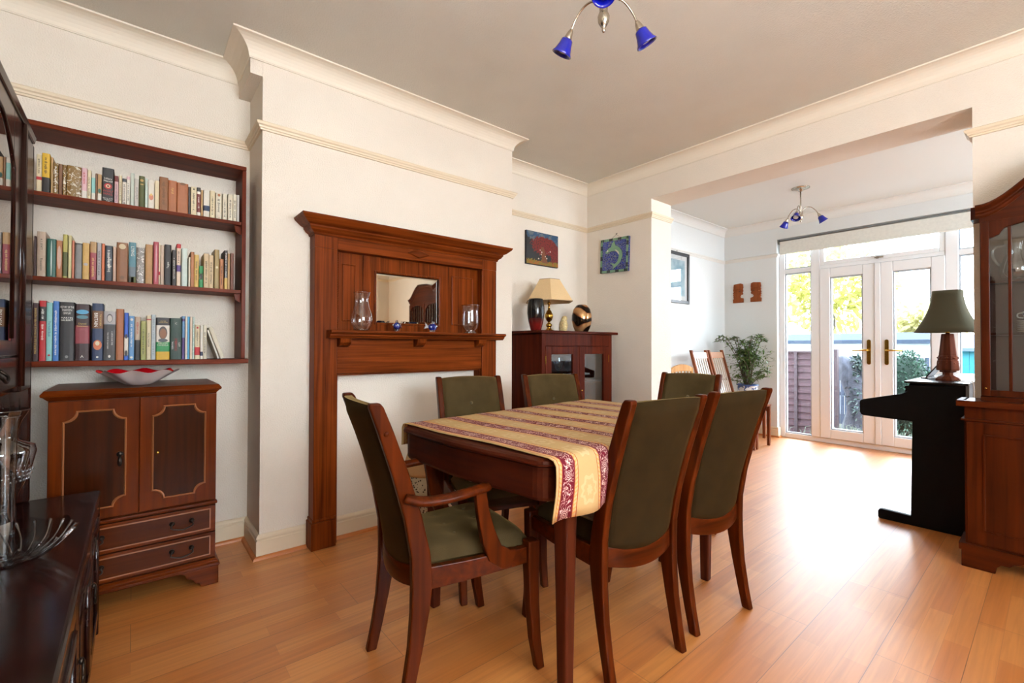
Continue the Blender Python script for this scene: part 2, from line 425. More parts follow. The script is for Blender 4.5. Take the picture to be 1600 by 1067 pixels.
wf = MB()
for a, b_ in ((3.9, 3.96), (5.14, 5.2), (4.52, 4.58)): wf.box(XRT+0.06, XRT+0.12, a, b_, 1.05, 2.3)
wf.box(XRT+0.06, XRT+0.12, 3.96, 5.14, 1.05, 1.11).box(XRT+0.06, XRT+0.12, 3.96, 5.14, 2.24, 2.3)
w5 = struct(wf.build('window_5', UPVC), 'white side window added out of view to light the extension', 'window')  # invented window, added to go with the extension's side lamp
MB().box(XRT+0.088, XRT+0.092, 3.95, 5.15, 1.10, 2.25).build('pane', PANE, w5)

# coving, picture rail, skirting, beading
def cove_prof(z, r=0.086, d=0.087, n=7):
    pr = [(0.0, z), (0.0, z-d), (0.006, z-d), (0.006, z-d+0.004)]
    for i in range(n+1):
        a = (PI/2)*i/n
        pr.append((r-(r-0.008)*math.cos(a), z-(d-0.006)+(d-0.014)*math.sin(a)))
    pr += [(r, z-0.006), (r, z)]
    return pr
room_path = [(XL, YFR), (XL, Y1), (XB, Y1), (XB, Y2), (XL, Y2), (XL, YB), (XRT, YB), (XRT, YFR)]
cov_path = [(XL, YFR), (XL, Y1-0.055), (XB, Y1-0.055), (XB, Y2), (XL, Y2), (XL, YB), (XRT, YB), (XRT, YFR)]
struct(MB().sweep(cove_prof(CZ), cov_path, closed=True).build('trim_1', COVE), 'cream plaster coving of the dining room', 'coving')
ext_path = [(XFL, YN), (XFL, YF), (XRT, YF), (XRT, YN)]
struct(MB().sweep(cove_prof(CZX, 0.075, 0.092), ext_path, closed=False).build('trim_2', plain('coving_white', (226, 226, 222), 0.7)), 'white coving of the extension', 'coving')
RZ = 2.150
rail_prof = [(0, RZ-0.022), (0.010, RZ-0.022), (0.012, RZ-0.014), (0.017, RZ-0.012), (0.019, RZ-0.004), (0.026, RZ+0.002), (0.030, RZ+0.012), (0.024, RZ+0.018), (0.010, RZ+0.021), (0, RZ+0.024)]
struct(MB().sweep(rail_prof, [(XR, YN-0.2), (XR, YB), (XRT, YB), (XRT, YFR), (XL, YFR), (XL, Y1), (XB, Y1), (XB, Y2), (XL, Y2), (XL, YB), (XN, YB), (XN, YN)]).build('trim_3', TRIM), 'cream picture rail round the dining room', 'picture rail')
struct(MB().sweep([(o*0.7, z-0.026) for o, z in rail_prof], [(XFL, YN), (XFL, YF), (WOX0, YF), (WOX0, YF+0.05)]).build('trim_4', plain('rail_white', (222, 220, 214), 0.5)), 'white picture rail of the extension', 'picture rail')
skp = [(0, 0), (0.016, 0), (0.016, 0.085), (0.012, 0.089), (0.012, 0.096), (0.016, 0.099), (0.014, 0.108), (0.006, 0.117), (0, 0.117)]
def qd(o=0.016, r=0.016):
    return [(o, 0), (o+r, 0), (o+r*0.8, r*0.62), (o+r*0.4, r*0.93), (o, r)]
p1 = [(XL, YFR), (XL, Y1), (XB, Y1), (XB, 0.70)]
p2 = [(XB, 0.83), (XB, 1.79)]
p3 = [(XB, 1.905), (XB, Y2), (XL, Y2), (XL, YB), (XN, YB), (XN, YN), (XFL, YN), (XFL, YF), (WOX0, YF), (WOX0, YF+0.06)]
p4 = [(XR, YN), (XR, YB), (XRT, YB), (XRT, YFR), (XL, YFR)]
sk = MB(); qq = MB()
for pp in (p1, p2, p3, p4): sk.sweep(skp, pp); qq.sweep(qd(), pp)
struct(sk.build('baseboard_room', TRIM), 'cream skirting board with a stepped top', 'skirting')
struct(qq.build('trim_5', BEAD), 'thin beech bead along the skirting', 'bead')

# ------------------------------------------------------------------ garden doors and side lights
FY0, FY1 = 5.85, 5.92
def frame(x0, x1, z0, z1, t, y0=FY0, y1=FY1):
    return MB().box(x0, x0+t, y0, y1, z0, z1).box(x1-t, x1, y0, y1, z0, z1).box(x0+t, x1-t, y0, y1, z0, z0+t).box(x0+t, x1-t, y0, y1, z1-t, z1)
mf = MB()
mf.box(WOX0, -2.045, FY0, FY1, 0, WOZ).box(-0.31, WOX1, FY0, FY1, 0, WOZ).box(-2.045, -0.31, FY0, FY1, 2.24, WOZ).box(-2.045, -0.31, FY0, FY1, 0, 0.055)
mf.box(-1.775, -1.69, FY0-0.012, FY1, 0.055, 2.24).box(-0.675, -0.585, FY0-0.012, FY1, 0.055, 2.24)
mf.box(-1.69, -0.675, FY0-0.006, FY1, 1.915, 1.955)
mf.box(-2.045, -1.775, FY0, FY1, 1.905, 1.955).box(-0.585, -0.31, FY0, FY1, 1.905, 1.955)
fr = struct(mf.build('window_1', UPVC, bevel=0.006), 'white upvc frame around the garden doors with side lights', 'window frame')
wv = frame(-1.69, -0.675, 1.955, 2.24, 0.042, FY0-0.004, FY1-0.01)
tl = struct(wv.build('window_2', UPVC, bevel=0.005), 'white opening top light above the doors', 'window')
MB().box(-1.655, -0.71, 5.884, 5.888, 1.99, 2.21).build('pane', PANE, tl)
MB().box(-1.20, -1.13, FY0-0.03, FY0-0.012, 1.962, 1.974).box(-1.19, -1.17, FY0-0.016, FY0, 1.958, 1.98).build('latch', CHROME, tl)
for nm, x0, x1 in (('left', -2.045, -1.775), ('right', -0.585, -0.31)):
    for z0, z1 in ((0.055, 1.905), (1.955, 2.24)):
        MB().merge(frame(x0-0.002, x1+0.002, z0-0.002, z1+0.002, 0.014, FY0+0.012, FY1-0.02)).build('glazing_bead', plain('grey_gasket', (170, 176, 182), 0.5), fr)
        MB().box(x0, x1, 5.884, 5.888, z0, z1).build('pane', PANE, fr)
def door(name, x0, x1, hx, flip):
    d = struct(frame(x0, x1, 0.057, 1.913, 0.098, FY0-0.018, FY1-0.012).build(name, UPVC, bevel=0.006), 'white glazed garden door, %s leaf' % ('left' if flip < 0 else 'right'), 'door')
    frame(x0+0.094, x1-0.094, 0.151, 1.819, 0.016, FY0-0.008, FY1-0.02).build('glazing_bead', plain('grey_gasket', (170, 176, 182), 0.5), d, bevel=0.003)
    MB().box(x0+0.1, x1-0.1, 5.884, 5.888, 0.157, 1.813).build('pane', PANE, d)
    h = MB(); pl = [(hx+0.017*math.cos(a), 1.0+(0.112 if math.sin(a) > 0 else -0.112)+0.017*math.sin(a)) for a in [2*PI*k/20+0.01 for k in range(20)]]
    h.prism(pl, 'y', FY0-0.026, FY0-0.018)
    hh = h.build('handle_plate', BRASS, d, bevel=0.002)
    MB().tube([(hx, FY0-0.02, 1.02), (hx, FY0-0.07, 1.02), (hx+flip*0.02, FY0-0.078, 1.02), (hx+flip*0.13, FY0-0.078, 1.016)], [0.010, 0.009, 0.009, 0.007], 10).build('door_handle', BRASS, hh)
    return d
door('door_1', -1.690, -1.205, -1.252, -1)
d2 = door('door_2', -1.155, -0.675, -1.108, 1)
MB().box(-1.205, -1.155, FY0-0.026, FY1-0.012, 0.057, 1.913).build('meeting_stile', UPVC, d2, bevel=0.006)
# roller blind
rb = thing('roller_blind', 'off-white roller blind, mostly rolled up, above the garden doors', 'blind', (-1.18, 5.815, 2.285))
BLF = plain('blind_fabric', (222, 222, 214), 0.9, noise=0.05, nscale=40)
MB().tube([(WOX0+0.02, 5.815, 2.272), (WOX1-0.02, 5.815, 2.272)], 0.022, 14).build('roller', plain('blind_tube', (120, 118, 112), 0.6), rb, w=True)
MB().box(WOX0+0.03, WOX1-0.03, 5.790, 5.793, 2.135, 2.275).build('fabric', BLF, rb, w=True)
MB().box(WOX0+0.03, WOX1-0.03, 5.786, 5.797, 2.125, 2.137).build('bottom_bar', plain('blind_bar', (232, 230, 222), 0.5), rb, w=True, bevel=0.003)
for xa in (WOX0+0.012, WOX1-0.02): MB().box(xa, xa+0.008, 5.79, 5.84, 2.25, 2.30).build('bracket', plain('blind_tube', (120, 118, 112), 0.6), rb, w=True)

# ------------------------------------------------------------------ dining chairs
BUTM = plain('velvet_button', (84, 72, 46), 0.9, sheen=0.3)
def lean(z):
    """centre line of the rear stile: y at height z"""
    t = [(0,-0.215),(0.1,-0.192),(0.22,-0.170),(0.34,-0.158),(0.42,-0.160),(0.52,-0.178),(0.64,-0.212),(0.76,-0.252),(0.90,-0.306)]
    for (a, ya), (b, yb) in zip(t, t[1:]):
        if z <= b: return ya+(yb-ya)*(z-a)/(b-a)
    return t[-1][1]
def make_chair(name, label, arms=False, hw=0.163, fw=0.2, cat='chair', group=None):
    t = thing(name, label, cat, group=group)
    prof = [(0,.034),(0.08,.037),(0.18,.044),(0.28,.056),(0.36,.064),(0.44,.058),(0.55,.052),(0.68,.048),(0.80,.044),(0.868,.040),(0.880,.030)]
    for s in (-1, 1):
        f = [(lean(z)+d/2, z) for z, d in prof]; b = [(lean(z)-d/2, z) for z, d in prof]
        x0 = s*hw-0.0135
        MB().prism(f+b[::-1], 'x', x0, x0+0.027).build('stile_leg', CHZ, t, bevel=0.005)
        if arms:
            MB().ball((s*(hw+0.0145), lean(0.80), 0.795), 0.005, 0.008, 0.008, 10, 6).build('screw_cap', CHZ, t)
        fl = [(0.232,0,.030),(0.214,0.10,.034),(0.204,0.22,.038),(0.200,0.33,.042),(0.200,0.418,.044)]
        MB().bar([(s*(fw-0.016), y, z, d*0.95, d) for y, z, d in fl]).build('front_leg', CHZ, t, bevel=0.005)
        # side rail, curved a little outwards to the front
        rr = []
        for i in range(7):
            u = i/6; y = -0.14+0.34*u; x = s*(hw+(fw-0.018-hw)*u+0.006*math.sin(PI*u))
            w = 0.022; rr.append([(x-w/2, y, 0.335+0.015*u), (x+w/2, y, 0.335+0.015*u), (x+w/2, y, 0.400), (x-w/2, y, 0.400)])
        MB().rings(rr, smooth=False).build('side_rail', CHX, t, bevel=0.003)
    # front rail and rear rail (bowed back)
    MB().box(-fw+0.036, fw-0.036, 0.186, 0.210, 0.345, 0.400).build('front_rail', CHX, t, bevel=0.003)
    rr = []
    for i in range(13):
        u = -1+i/6; x = u*(hw-0.012); bow = 0.028*(1-u*u); y = lean(0.36)-0.006-bow; dz = 0.030*(1-u*u)
        rr.append([(x, y-0.014, 0.345-dz*0.6), (x, y+0.014, 0.345-dz*0.6), (x, y+0.010, 0.408-dz*0.75), (x, y-0.014, 0.408-dz*0.75)])
    MB().rings(rr, smooth=True).build('back_rail', CHX, t, bevel=0.003)
    # upholstered back, a bowed slab
    rings = []
    nv = 12
    for j in range(nv+1):
        q = j/nv; z = 0.385+(0.872-0.385)*q
        ring = []
        edge = 0.55 if j in (0, nv) else 1.0
        N = 12
        for i in range(N+1):
            u = -1+2*i/N; bow = 0.028*(1-u*u); zz = z-(0.024*(1-u*u) if q < 0.3 else 0)*(1-q/0.3 if q < 0.3 else 0)+(0.007*(1-u*u) if j == nv else 0)
            ring.append((u*(hw-0.0135), lean(z)-bow-0.019*edge, zz))
        for i in range(N, -1, -1):
            u = -1+2*i/N; bow = 0.024*(1-u*u)
            dimp = 0.010*math.exp(-((u*hw/0.03)**2+((z-0.745)/0.035)**2)); puff = 0.010*(1-u**4)
            ring.append((u*(hw-0.0135), lean(z)-bow+(0.017+puff)*edge-dimp, z+(0.004*(1-u*u) if j == nv else 0)))
        rings.append(ring)
    bk = MB().rings(rings).build('backrest', VELV, t)
    bk.data.materials.append(VELVB)                       # the plain cover on the rear is browner than the buttoned front
    for p_ in bk.data.polygons:
        if p_.normal.y < -0.25: p_.material_index = 1
    MB().ball((0, lean(0.745)-0.024+0.0225, 0.745), 0.009, 0.005, 0.009, 10, 6).build('button', BUTM, bk)
    # seat cushion
    NU, NVv = 18, 18; top = []; M_ = MB(); vs = []; fs = []
    def sh(u, v):  # u,v in -1..1
        y = 0.035+0.183*v
        half = hw-0.020+(fw-0.006-hw)*(v+1)/2
        return u*half, y
    tuft = [(-0.5, -0.28), (0, -0.28), (0.5, -0.28), (-0.5, 0.34), (0, 0.34), (0.5, 0.34)]
    for j in range(NVv+1):
        for i in range(NU+1):
            u = -1+2*i/NU; v = -1+2*j/NVv
            x, y = sh(u*(1-0.03*v**8), v*(1-0.03*u**8))
            h = 0.400+0.052*(1-abs(u)**5)**0.5*(1-abs(v)**5)**0.5
            for a, b in tuft: h -= 0.012*math.exp(-(((u-a)*hw/0.022)**2+((v-b)*0.183/0.022)**2))
            vs.append((x, y, h))
    for j in range(NVv):
        for i in range(NU):
            k = j*(NU+1)+i; fs.append((k, k+1, k+NU+2, k+NU+1))
    seat = MB().add(vs, fs, True)
    hb = hw-0.020; hf = fw-0.026
    seat.box(-hb+0.008, hb-0.008, -0.145, 0.21, 0.365, 0.402)
    so = seat.build('seat', VELV, t)
    bt = MB()
    for a, b in tuft:
        x, y = sh(a, b)
        MB().ball((x, y, 0.4415), 0.006, 0.006, 0.003, 8, 5).build('tuft_button', BUTM, so)
    if arms:
        for s in (-1, 1):
            ys = lean(0.60)
            pts = catmull([(s*(hw+0.016), ys-0.012, 0.612), (s*(hw+0.034), ys+0.035, 0.600), (s*(hw+0.047), ys+0.12, 0.602), (s*(hw+0.040), ys+0.24, 0.612)], 5)
            MB().tube(pts, [0.021]*3+[0.022]*(len(pts)-5)+[0.022, 0.020], 12, flat=(1.0, 0.62)).build('arm', CHX, t)
            sp = [(ys+0.205, 0.606, .026), (ys+0.215, 0.54, .028), (ys+0.235, 0.48, .030), (ys+0.268, 0.425, .036), (ys+0.315, 0.392, .046), (ys+0.345, 0.385, .052)]
            ff = [];
            poly = [(ys+0.192, 0.607), (ys+0.205, 0.52), (ys+0.222, 0.44), (ys+0.245, 0.385), (ys+0.29, 0.350), (ys+0.345, 0.345), (ys+0.372, 0.372), (ys+0.366, 0.398), (ys+0.318, 0.405), (ys+0.288, 0.425), (ys+0.262, 0.48), (ys+0.240, 0.545), (ys+0.230, 0.607)]
            xx = s*(hw+0.036); a = MB()
            vsL = []
            for k, (y, z) in enumerate(poly):
                pass
            def px(z): return s*(hw+0.030+0.010*min(1, (z-0.345)/0.26))
            n = len(poly)
            vs2 = [(px(z)-0.012, y, z) for y, z in poly]+[(px(z)+0.012, y, z) for y, z in poly]
            fs2 = [list(range(n))[::-1], list(range(n, 2*n))]+[(k, (k+1) % n, n+(k+1) % n, n+k) for k in range(n)]
            MB().add(vs2, fs2).build('arm_support', CHZ, t, bevel=0.004)
    return t
ac = make_chair('armchair', 'mahogany armchair in olive velvet at the near end of the dining table', True, 0.168, 0.222, 'armchair')
ac.scale.z = 1.014; ac.location = (-1.335, 0.83, 0); ac.rotation_euler.z = math.radians(-8)
CG = 'olive velvet dining chairs'
side0 = make_chair('dining_chair', 'olive velvet dining chair nearest the viewer on the right of the table, back turned', group=CG)
for i, (x, y, a, lb) in enumerate(((-1.08, 1.335, 81.4, None),
        (-1.045, 1.778, 81.4, 'olive velvet dining chair with its back turned, right of the table, nearer the garden doors'),
        (-1.725, 1.285, -107, 'olive velvet dining chair in front of the fireplace, facing the viewer, cushion on its seat'),
        (-1.60, 1.76, -108, 'olive velvet dining chair in front of the glazed corner cabinet, facing the viewer'),
        (-1.38, 2.288, 187.5, 'olive velvet dining chair at the far head of the table, facing the viewer'))):
    o = side0 if i == 0 else copy_tree(side0)
    o.location = (x, y, 0); o.rotation_euler.z = math.radians(a); o.scale.z = 1.014
    if lb: o['label'] = lb

# ------------------------------------------------------------------ dining table and cloth
TC = (-1.325, 1.470); TRZ = math.radians(4.5); TW, TLn, TH = 0.386, 0.640, 0.738
def table_outline(inset=0.0, r=0.05, bow=0.020):
    out = []; hw, hl = TW-inset, TLn-inset
    def seg(a, b, nrm, n=12, bw=bow):
        for i in range(n):
            t = i/n; q = 4*t*(1-t); s_ = (math.sin(2*PI*t-PI/2)+1)/2
            out.append((a[0]+(b[0]-a[0])*t+nrm[0]*bw*s_, a[1]+(b[1]-a[1])*t+nrm[1]*bw*s_))
    def corner(cx, cy, a0):
        for i in range(5):
            a = a0+PI/2*i/5; out.append((cx+r*math.cos(a), cy+r*math.sin(a)))
    seg((-hw+r, -hl), (hw-r, -hl), (0, -1)); corner(hw-r, -hl+r, -PI/2)
    seg((hw, -hl+r), (hw, hl-r), (1, 0), bw=bow*0.6); corner(hw-r, hl-r, 0)
    seg((hw-r, hl), (-hw+r, hl), (0, 1)); corner(-hw+r, hl-r, PI/2)
    seg((-hw, hl-r), (-hw, -hl+r), (-1, 0), bw=bow*0.6); corner(-hw+r, -hl+r, PI)
    return out
tb = thing('dining_table', 'dark mahogany dining table with rounded corners and a deep apron', 'table', (TC[0], TC[1], 0), TRZ)
top = MB(); rg = []
for ins, z in ((0.012, TH-0.026), (0.002, TH-0.020), (0.0, TH-0.014), (0.003, TH-0.006), (0.012, TH)): rg.append([(x, y, z) for x, y in table_outline(ins)])
top.rings(rg, smooth=False); top.build('tabletop', TBX, tb)
ap = MB(); rg = [[(x, y, z) for x, y in table_outline(i_)] for i_, z in ((0.016, TH-0.122), (0.012, TH-0.112), (0.012, TH-0.026))]
ap.rings(rg, smooth=False); ap.build('apron', TBX, tb, bevel=0.002)
for sx_ in (-1, 1):
    for sy in (-1, 1):
        MB().bar([(sx_*(TW-0.048), sy*(TLn-0.14), z, d, d) for z, d in ((0, .036), (0.3, .044), (0.60, .054), (TH-0.118, .056))]).build('leg', TBZ, tb, bevel=0.006)
def cloth_mat():
    m, nt, b, N, L = newmat('striped_brocade')
    tc = N.new('ShaderNodeTexCoord'); sx = N.new('ShaderNodeSeparateXYZ'); L.new(tc.outputs['UV'], sx.inputs[0])
    U, V = sx.outputs['X'], sx.outputs['Y']      # metres across the stripes (V) and along them (U)
    P = 0.170
    ph = nmath(N, L, 'MODULO', nmath(N, L, 'ADD', V, 10*P), P)
    d = nmath(N, L, 'ABSOLUTE', nmath(N, L, 'SUBTRACT', ph, P/2))        # 0 in the stripe centre
    burg = nmath(N, L, 'LESS_THAN', d, 0.026)
    border = nmath(N, L, 'MULTIPLY', nmath(N, L, 'GREATER_THAN', d, 0.027), nmath(N, L, 'LESS_THAN', d, 0.040))
    e1 = nmath(N, L, 'LESS_THAN', nmath(N, L, 'ABSOLUTE', nmath(N, L, 'SUBTRACT', d, 0.0275)), 0.0013)
    e2 = nmath(N, L, 'LESS_THAN', nmath(N, L, 'ABSOLUTE', nmath(N, L, 'SUBTRACT', d, 0.0405)), 0.0013)
    line = nmath(N, L, 'MAXIMUM', e1, e2)
    cv = N.new('ShaderNodeCombineXYZ'); L.new(U, cv.inputs[0]); L.new(V, cv.inputs[1])
    # white sprigs: contour lines of distorted noise plus rosettes
    def noise(s, dist=0.0, det=2):
        t = N.new('ShaderNodeTexNoise'); t.inputs['Scale'].default_value = s; t.inputs['Detail'].default_value = det; t.inputs['Distortion'].default_value = dist
        L.new(cv.outputs[0], t.inputs['Vector']); return t.outputs[0]
    n1 = noise(62, 1.2, 1)
    sprig = nmath(N, L, 'LESS_THAN', nmath(N, L, 'ABSOLUTE', nmath(N, L, 'SUBTRACT', n1, 0.5)), 0.030)
    sprig = nmath(N, L, 'MULTIPLY', sprig, nmath(N, L, 'LESS_THAN', d, 0.021))
    um = nmath(N, L, 'SUBTRACT', nmath(N, L, 'MODULO', nmath(N, L, 'ADD', U, 5.0), 0.115), 0.0575)
    rr = nmath(N, L, 'SQRT', nmath(N, L, 'ADD', nmath(N, L, 'MULTIPLY', um, um), nmath(N, L, 'MULTIPLY', d, d)))
    ros = nmath(N, L, 'GREATER_THAN', nmath(N, L, 'SINE', nmath(N, L, 'MULTIPLY', rr, 1150.0)), 0.2)
    inr = nmath(N, L, 'LESS_THAN', rr, 0.0125)
    white = nmath(N, L, 'ADD', nmath(N, L, 'MULTIPLY', ros, inr), nmath(N, L, 'MULTIPLY', sprig, nmath(N, L, 'SUBTRACT', 1.0, inr)))
    # medallions in the gold stripes
    db = nmath(N, L, 'SUBTRACT', P/2, d)
    um2 = nmath(N, L, 'SUBTRACT', nmath(N, L, 'MODULO', nmath(N, L, 'ADD', U, 5.03), 0.135), 0.0675)
    e = nmath(N, L, 'SQRT', nmath(N, L, 'ADD', nmath(N, L, 'POWER', nmath(N, L, 'MULTIPLY', um2, 24.0), 2.0), nmath(N, L, 'POWER', nmath(N, L, 'MULTIPLY', db, 32.0), 2.0)))
    an = nmath(N, L, 'ARCTAN2', um2, db)
    e = nmath(N, L, 'MULTIPLY', e, nmath(N, L, 'ADD', 1.0, nmath(N, L, 'MULTIPLY', nmath(N, L, 'COSINE', nmath(N, L, 'MULTIPLY', an, 8.0)), 0.12)))
    med = nmath(N, L, 'MULTIPLY', nmath(N, L, 'LESS_THAN', e, 1.0), nmath(N, L, 'GREATER_THAN', nmath(N, L, 'ADD', nmath(N, L, 'SINE', nmath(N, L, 'MULTIPLY', e, 9.0)), nmath(N, L, 'MULTIPLY', noise(110, 1.5), 3.2)), 1.75))
    bord = nmath(N, L, 'GREATER_THAN', nmath(N, L, 'SINE', nmath(N, L, 'ADD', nmath(N, L, 'MULTIPLY', U, 520.0), nmath(N, L, 'MULTIPLY', d, 300.0))), 0.25)
    gold, pale = lin((190, 160, 110)), lin((214, 193, 150))
    c = nmix(N, L, nmath(N, L, 'MULTIPLY', med, 0.38), gold, pale)
    c = nmix(N, L, border, c, lin((202, 171, 124)))
    c = nmix(N, L, nmath(N, L, 'MULTIPLY', border, bord), c, lin((214, 156, 88)))
    c = nmix(N, L, burg, c, lin((104, 10, 34)))
    c = nmix(N, L, nmath(N, L, 'MULTIPLY', burg, white), c, lin((226, 196, 186)))
    c = nmix(N, L, line, c, lin((158, 74, 34)))
    L.new(c, b.inputs['Base Color']); b.inputs['Roughness'].default_value = 0.5; setin(b, 'Specular IOR Level', 0.25)
    bp = N.new('ShaderNodeBump'); bp.inputs['Strength'].default_value = 0.12; bp.inputs['Distance'].default_value = 0.002
    L.new(nmath(N, L, 'ADD', med, white), bp.inputs['Height']); L.new(bp.outputs[0], b.inputs['Normal'])
    return m
# the cloth: path across the table (u = metres along it), then swept along the table's length
def cloth():
    zt = TH+0.004; prof = []                     # (x, z, u)
    hwc = TW+0.019; lo = 0.175; li = 0.085
    pts = [(-hwc-0.004, zt-li), (-hwc-0.002, zt-0.05), (-hwc, zt-0.018), (-hwc+0.008, zt-0.004), (-hwc+0.022, zt)]
    pts += [(-hwc+0.022+(2*hwc-0.052)*i/24, zt) for i in range(1, 25)]
    pts += [(hwc-0.012, zt-0.005), (hwc-0.003, zt-0.018), (hwc, zt-0.045), (hwc+0.002, zt-0.075), (hwc+0.001, zt-0.11), (hwc-0.002, zt-0.145), (hwc-0.004, zt-lo)]
    u = 0; out = [(pts[0][0], pts[0][1], 0.0)]
    for a, b in zip(pts, pts[1:]):
        u += math.hypot(b[0]-a[0], b[1]-a[1]); out.append((b[0], b[1], u))
    y0, y1 = -TLn+0.030, TLn-0.05; NY = 72; vs = []; uv = []
    for j in range(NY+1):
        t = j/NY; y = y0+(y1-y0)*t
        for x, z, u in out:
            dx = dz = 0
            drop = max(0, zt-0.02-z)
            if x > 0: dx = drop*0.10*math.sin(y*26+0.8)
            elif drop > 0: dx = -drop*0.10*math.sin(y*24)
            if drop == 0: dz = 0.0008*math.sin(y*31+x*11)
            edge = -0.006*(x/hwc)*(1-t)+0.004*math.sin(x*13)*(1-t)+(-0.012*(1 - (x+hwc)/(2*hwc)))*(1-t)
            vs.append((x+dx, y+edge-drop*0.03*(1-t), z+dz)); uv.append((u, y-y0))
    nx = len(out); fs = []
    for j in range(NY):
        for i in range(nx-1):
            k = j*nx+i; fs.append((k, k+1, k+nx+1, k+nx))
    me = bpy.data.meshes.new('tablecloth'); me.from_pydata(vs, [], fs)
    ul = me.uv_layers.new(name='weave')
    for lp in me.loops: ul.data[lp.index].uv = (uv[lp.vertex_index][0], uv[lp.vertex_index][1]+0.034)
    for p_ in me.polygons: p_.use_smooth = True
    o = bpy.data.objects.new('tablecloth', me); COL.objects.link(o); me.materials.append(cloth_mat())
    o.location = (TC[0], TC[1], 0); o.rotation_euler.z = TRZ
    md = o.modifiers.new('thickness', 'SOLIDIFY'); md.thickness = 0.003; md.offset = 1
    return tag(o, 'gold and burgundy striped brocade cloth hanging over the dining table', 'tablecloth')
cloth()
# cushions on two seats
CUS = pic('patterned_cushion', lambda N, L, tc: nmix(N, L, (lambda w: (setattr(w, 'wave_type', 'BANDS'), w.inputs['Scale'].__setattr__('default_value', 14), w.inputs['Distortion'].__setattr__('default_value', 7), L.new(tc.outputs['Object'], w.inputs['Vector']), w.outputs[1])[-1])(N.new('ShaderNodeTexWave')), lin((60, 46, 36)), lin((176, 164, 146))), 0.85)
def cushion(x, y, a, mat, label):
    vs = []; fs = []; n = 14
    for s in (1, -1):
        for j in range(n+1):
            for i in range(n+1):
                u = -1+2*i/n; v = -1+2*j/n
                h = 0.030*((1-u**4)*(1-v**4))**0.6
                k = 1-0.06*(u*u*v*v)
                vs.append((u*0.145*k, v*0.145*k, 0.028+s*h))
    for s in (0, 1):
        for j in range(n):
            for i in range(n):
                k = s*(n+1)**2+j*(n+1)+i; f = (k, k+1, k+n+2, k+n+1); fs.append(f if s == 0 else f[::-1])
    o = MB().add(vs, fs, True).build('seat_cushion', mat)
    o.location = (x, y, 0.447); o.rotation_euler.z = math.radians(a)
    return tag(o, label, 'cushion', 'seat cushions')
cushion(-1.71, 1.28, -107, CUS, 'zebra-patterned cushion on the chair in front of the fireplace')
cushion(-1.085, 1.336, 81.4, plain('grey_cushion', (150, 142, 132), 0.9, noise=0.1), 'pale grey cushion on the chair with its back turned, nearest on the right')
# drum by the fireplace
dr = thing('storage_drum', 'round tan-topped drum with a leopard-speckled side standing by the fireplace', 'drum', (-2.35, 1.31, 0))
def speck(N, L, tc):
    v = N.new('ShaderNodeTexVoronoi'); v.inputs['Scale'].default_value = 70; L.new(tc.outputs['Object'], v.inputs['Vector'])
    return nmix(N, L, nmath(N, L, 'LESS_THAN', v.outputs['Distance'], 0.33), lin((196, 180, 150)), lin((62, 46, 34)))
MB().lathe([(0.105, 0), (0.112, 0.01), (0.116, 0.32)], (-2.35, 1.31, 0), 28).build('drum_side', pic('leopard_speckle', speck, 0.8), dr, w=True)
MB().lathe([(0.118, 0.32), (0.120, 0.34), (0.118, 0.40), (0.106, 0.44), (0.080, 0.47), (0.04, 0.486), (0.004, 0.49)], (-2.35, 1.31, 0), 28).build('drum_lid', plain('tan_lid', (205, 168, 118), 0.7), dr, w=True)

# ------------------------------------------------------------------ fireplace surround
mt = thing('fireplace_surround', 'tall oak fireplace surround with overmantel mirror, shelf and cornice', 'fireplace', (XB, 1.31, 0))
MX = XB; CF = XB+0.085; ML, MR = 0.715, 1.900
for a, b in ((ML, 0.832), (1.782, MR)):
    MB().box(MX, CF, a, b, 0.150, 1.565).build('column', OAKZ, mt, bevel=0.003, w=True)
    MB().box(MX, CF+0.012, a-0.012, b-0.004 if a == ML else b+0.012, 0, 0.14).box(MX, CF+0.006, a-0.006, b-0.004 if a == ML else b+0.006, 0.14, 0.156).build('plinth', OAKZ, mt, bevel=0.004, w=True)
for a, b in ((0.832, 0.842), (1.772, 1.782)):
    MB().box(MX, CF-0.02, a, b, 0, 0.902).build('inner_moulding', OAKZ, mt, bevel=0.003, w=True)
MB().box(MX, CF-0.02, 0.842, 1.772, 0.892, 0.902).build('inner_moulding', OAKY, mt, bevel=0.003, w=True)
MB().box(MX, CF-0.006, 0.832, 1.782, 0.902, 1.10).build('lintel_board', OAKY, mt, bevel=0.003, w=True)
sh = MB().prism([(MX, 1.092), (CF+0.045, 1.092), (CF+0.052, 1.100), (CF+0.060, 1.104), (CF+0.060, 1.112), (CF+0.078, 1.120), (CF+0.078, 1.130), (CF+0.072, 1.134), (MX, 1.134)], 'y', 0.775, 1.925)
sh.build('mantel_shelf', OAKY, mt, bevel=0.002, w=True)
for yc in (0.862, 1.31, 1.752):
    MB().prism([(CF-0.008, 1.092), (CF+0.05, 1.092), (CF+0.046, 1.070), (CF+0.03, 1.055), (CF-0.008, 1.045)], 'y', yc-0.03, yc+0.03).build('corbel', OAKZ, mt, bevel=0.003, w=True)
MB().box(MX, CF-0.066, 0.832, 1.782, 1.134, 1.568).build('back_board', OAKZ, mt, w=True)
MB().box(MX, CF, 0.832, 1.782, 1.564, 1.640).build('frieze', OAKY, mt, bevel=0.003, w=True)
MB().prism([(1.232, 1.602), (1.31, 1.628), (1.388, 1.602), (1.31, 1.576)], 'x', CF-0.001, CF+0.012).build('diamond_ornament', OAKY, mt, bevel=0.006, w=True)
for a, b in ((ML, 0.832), (1.782, MR)): MB().box(MX, CF, a, b, 1.565, 1.640).build('corner_block', OAKZ, mt, w=True)
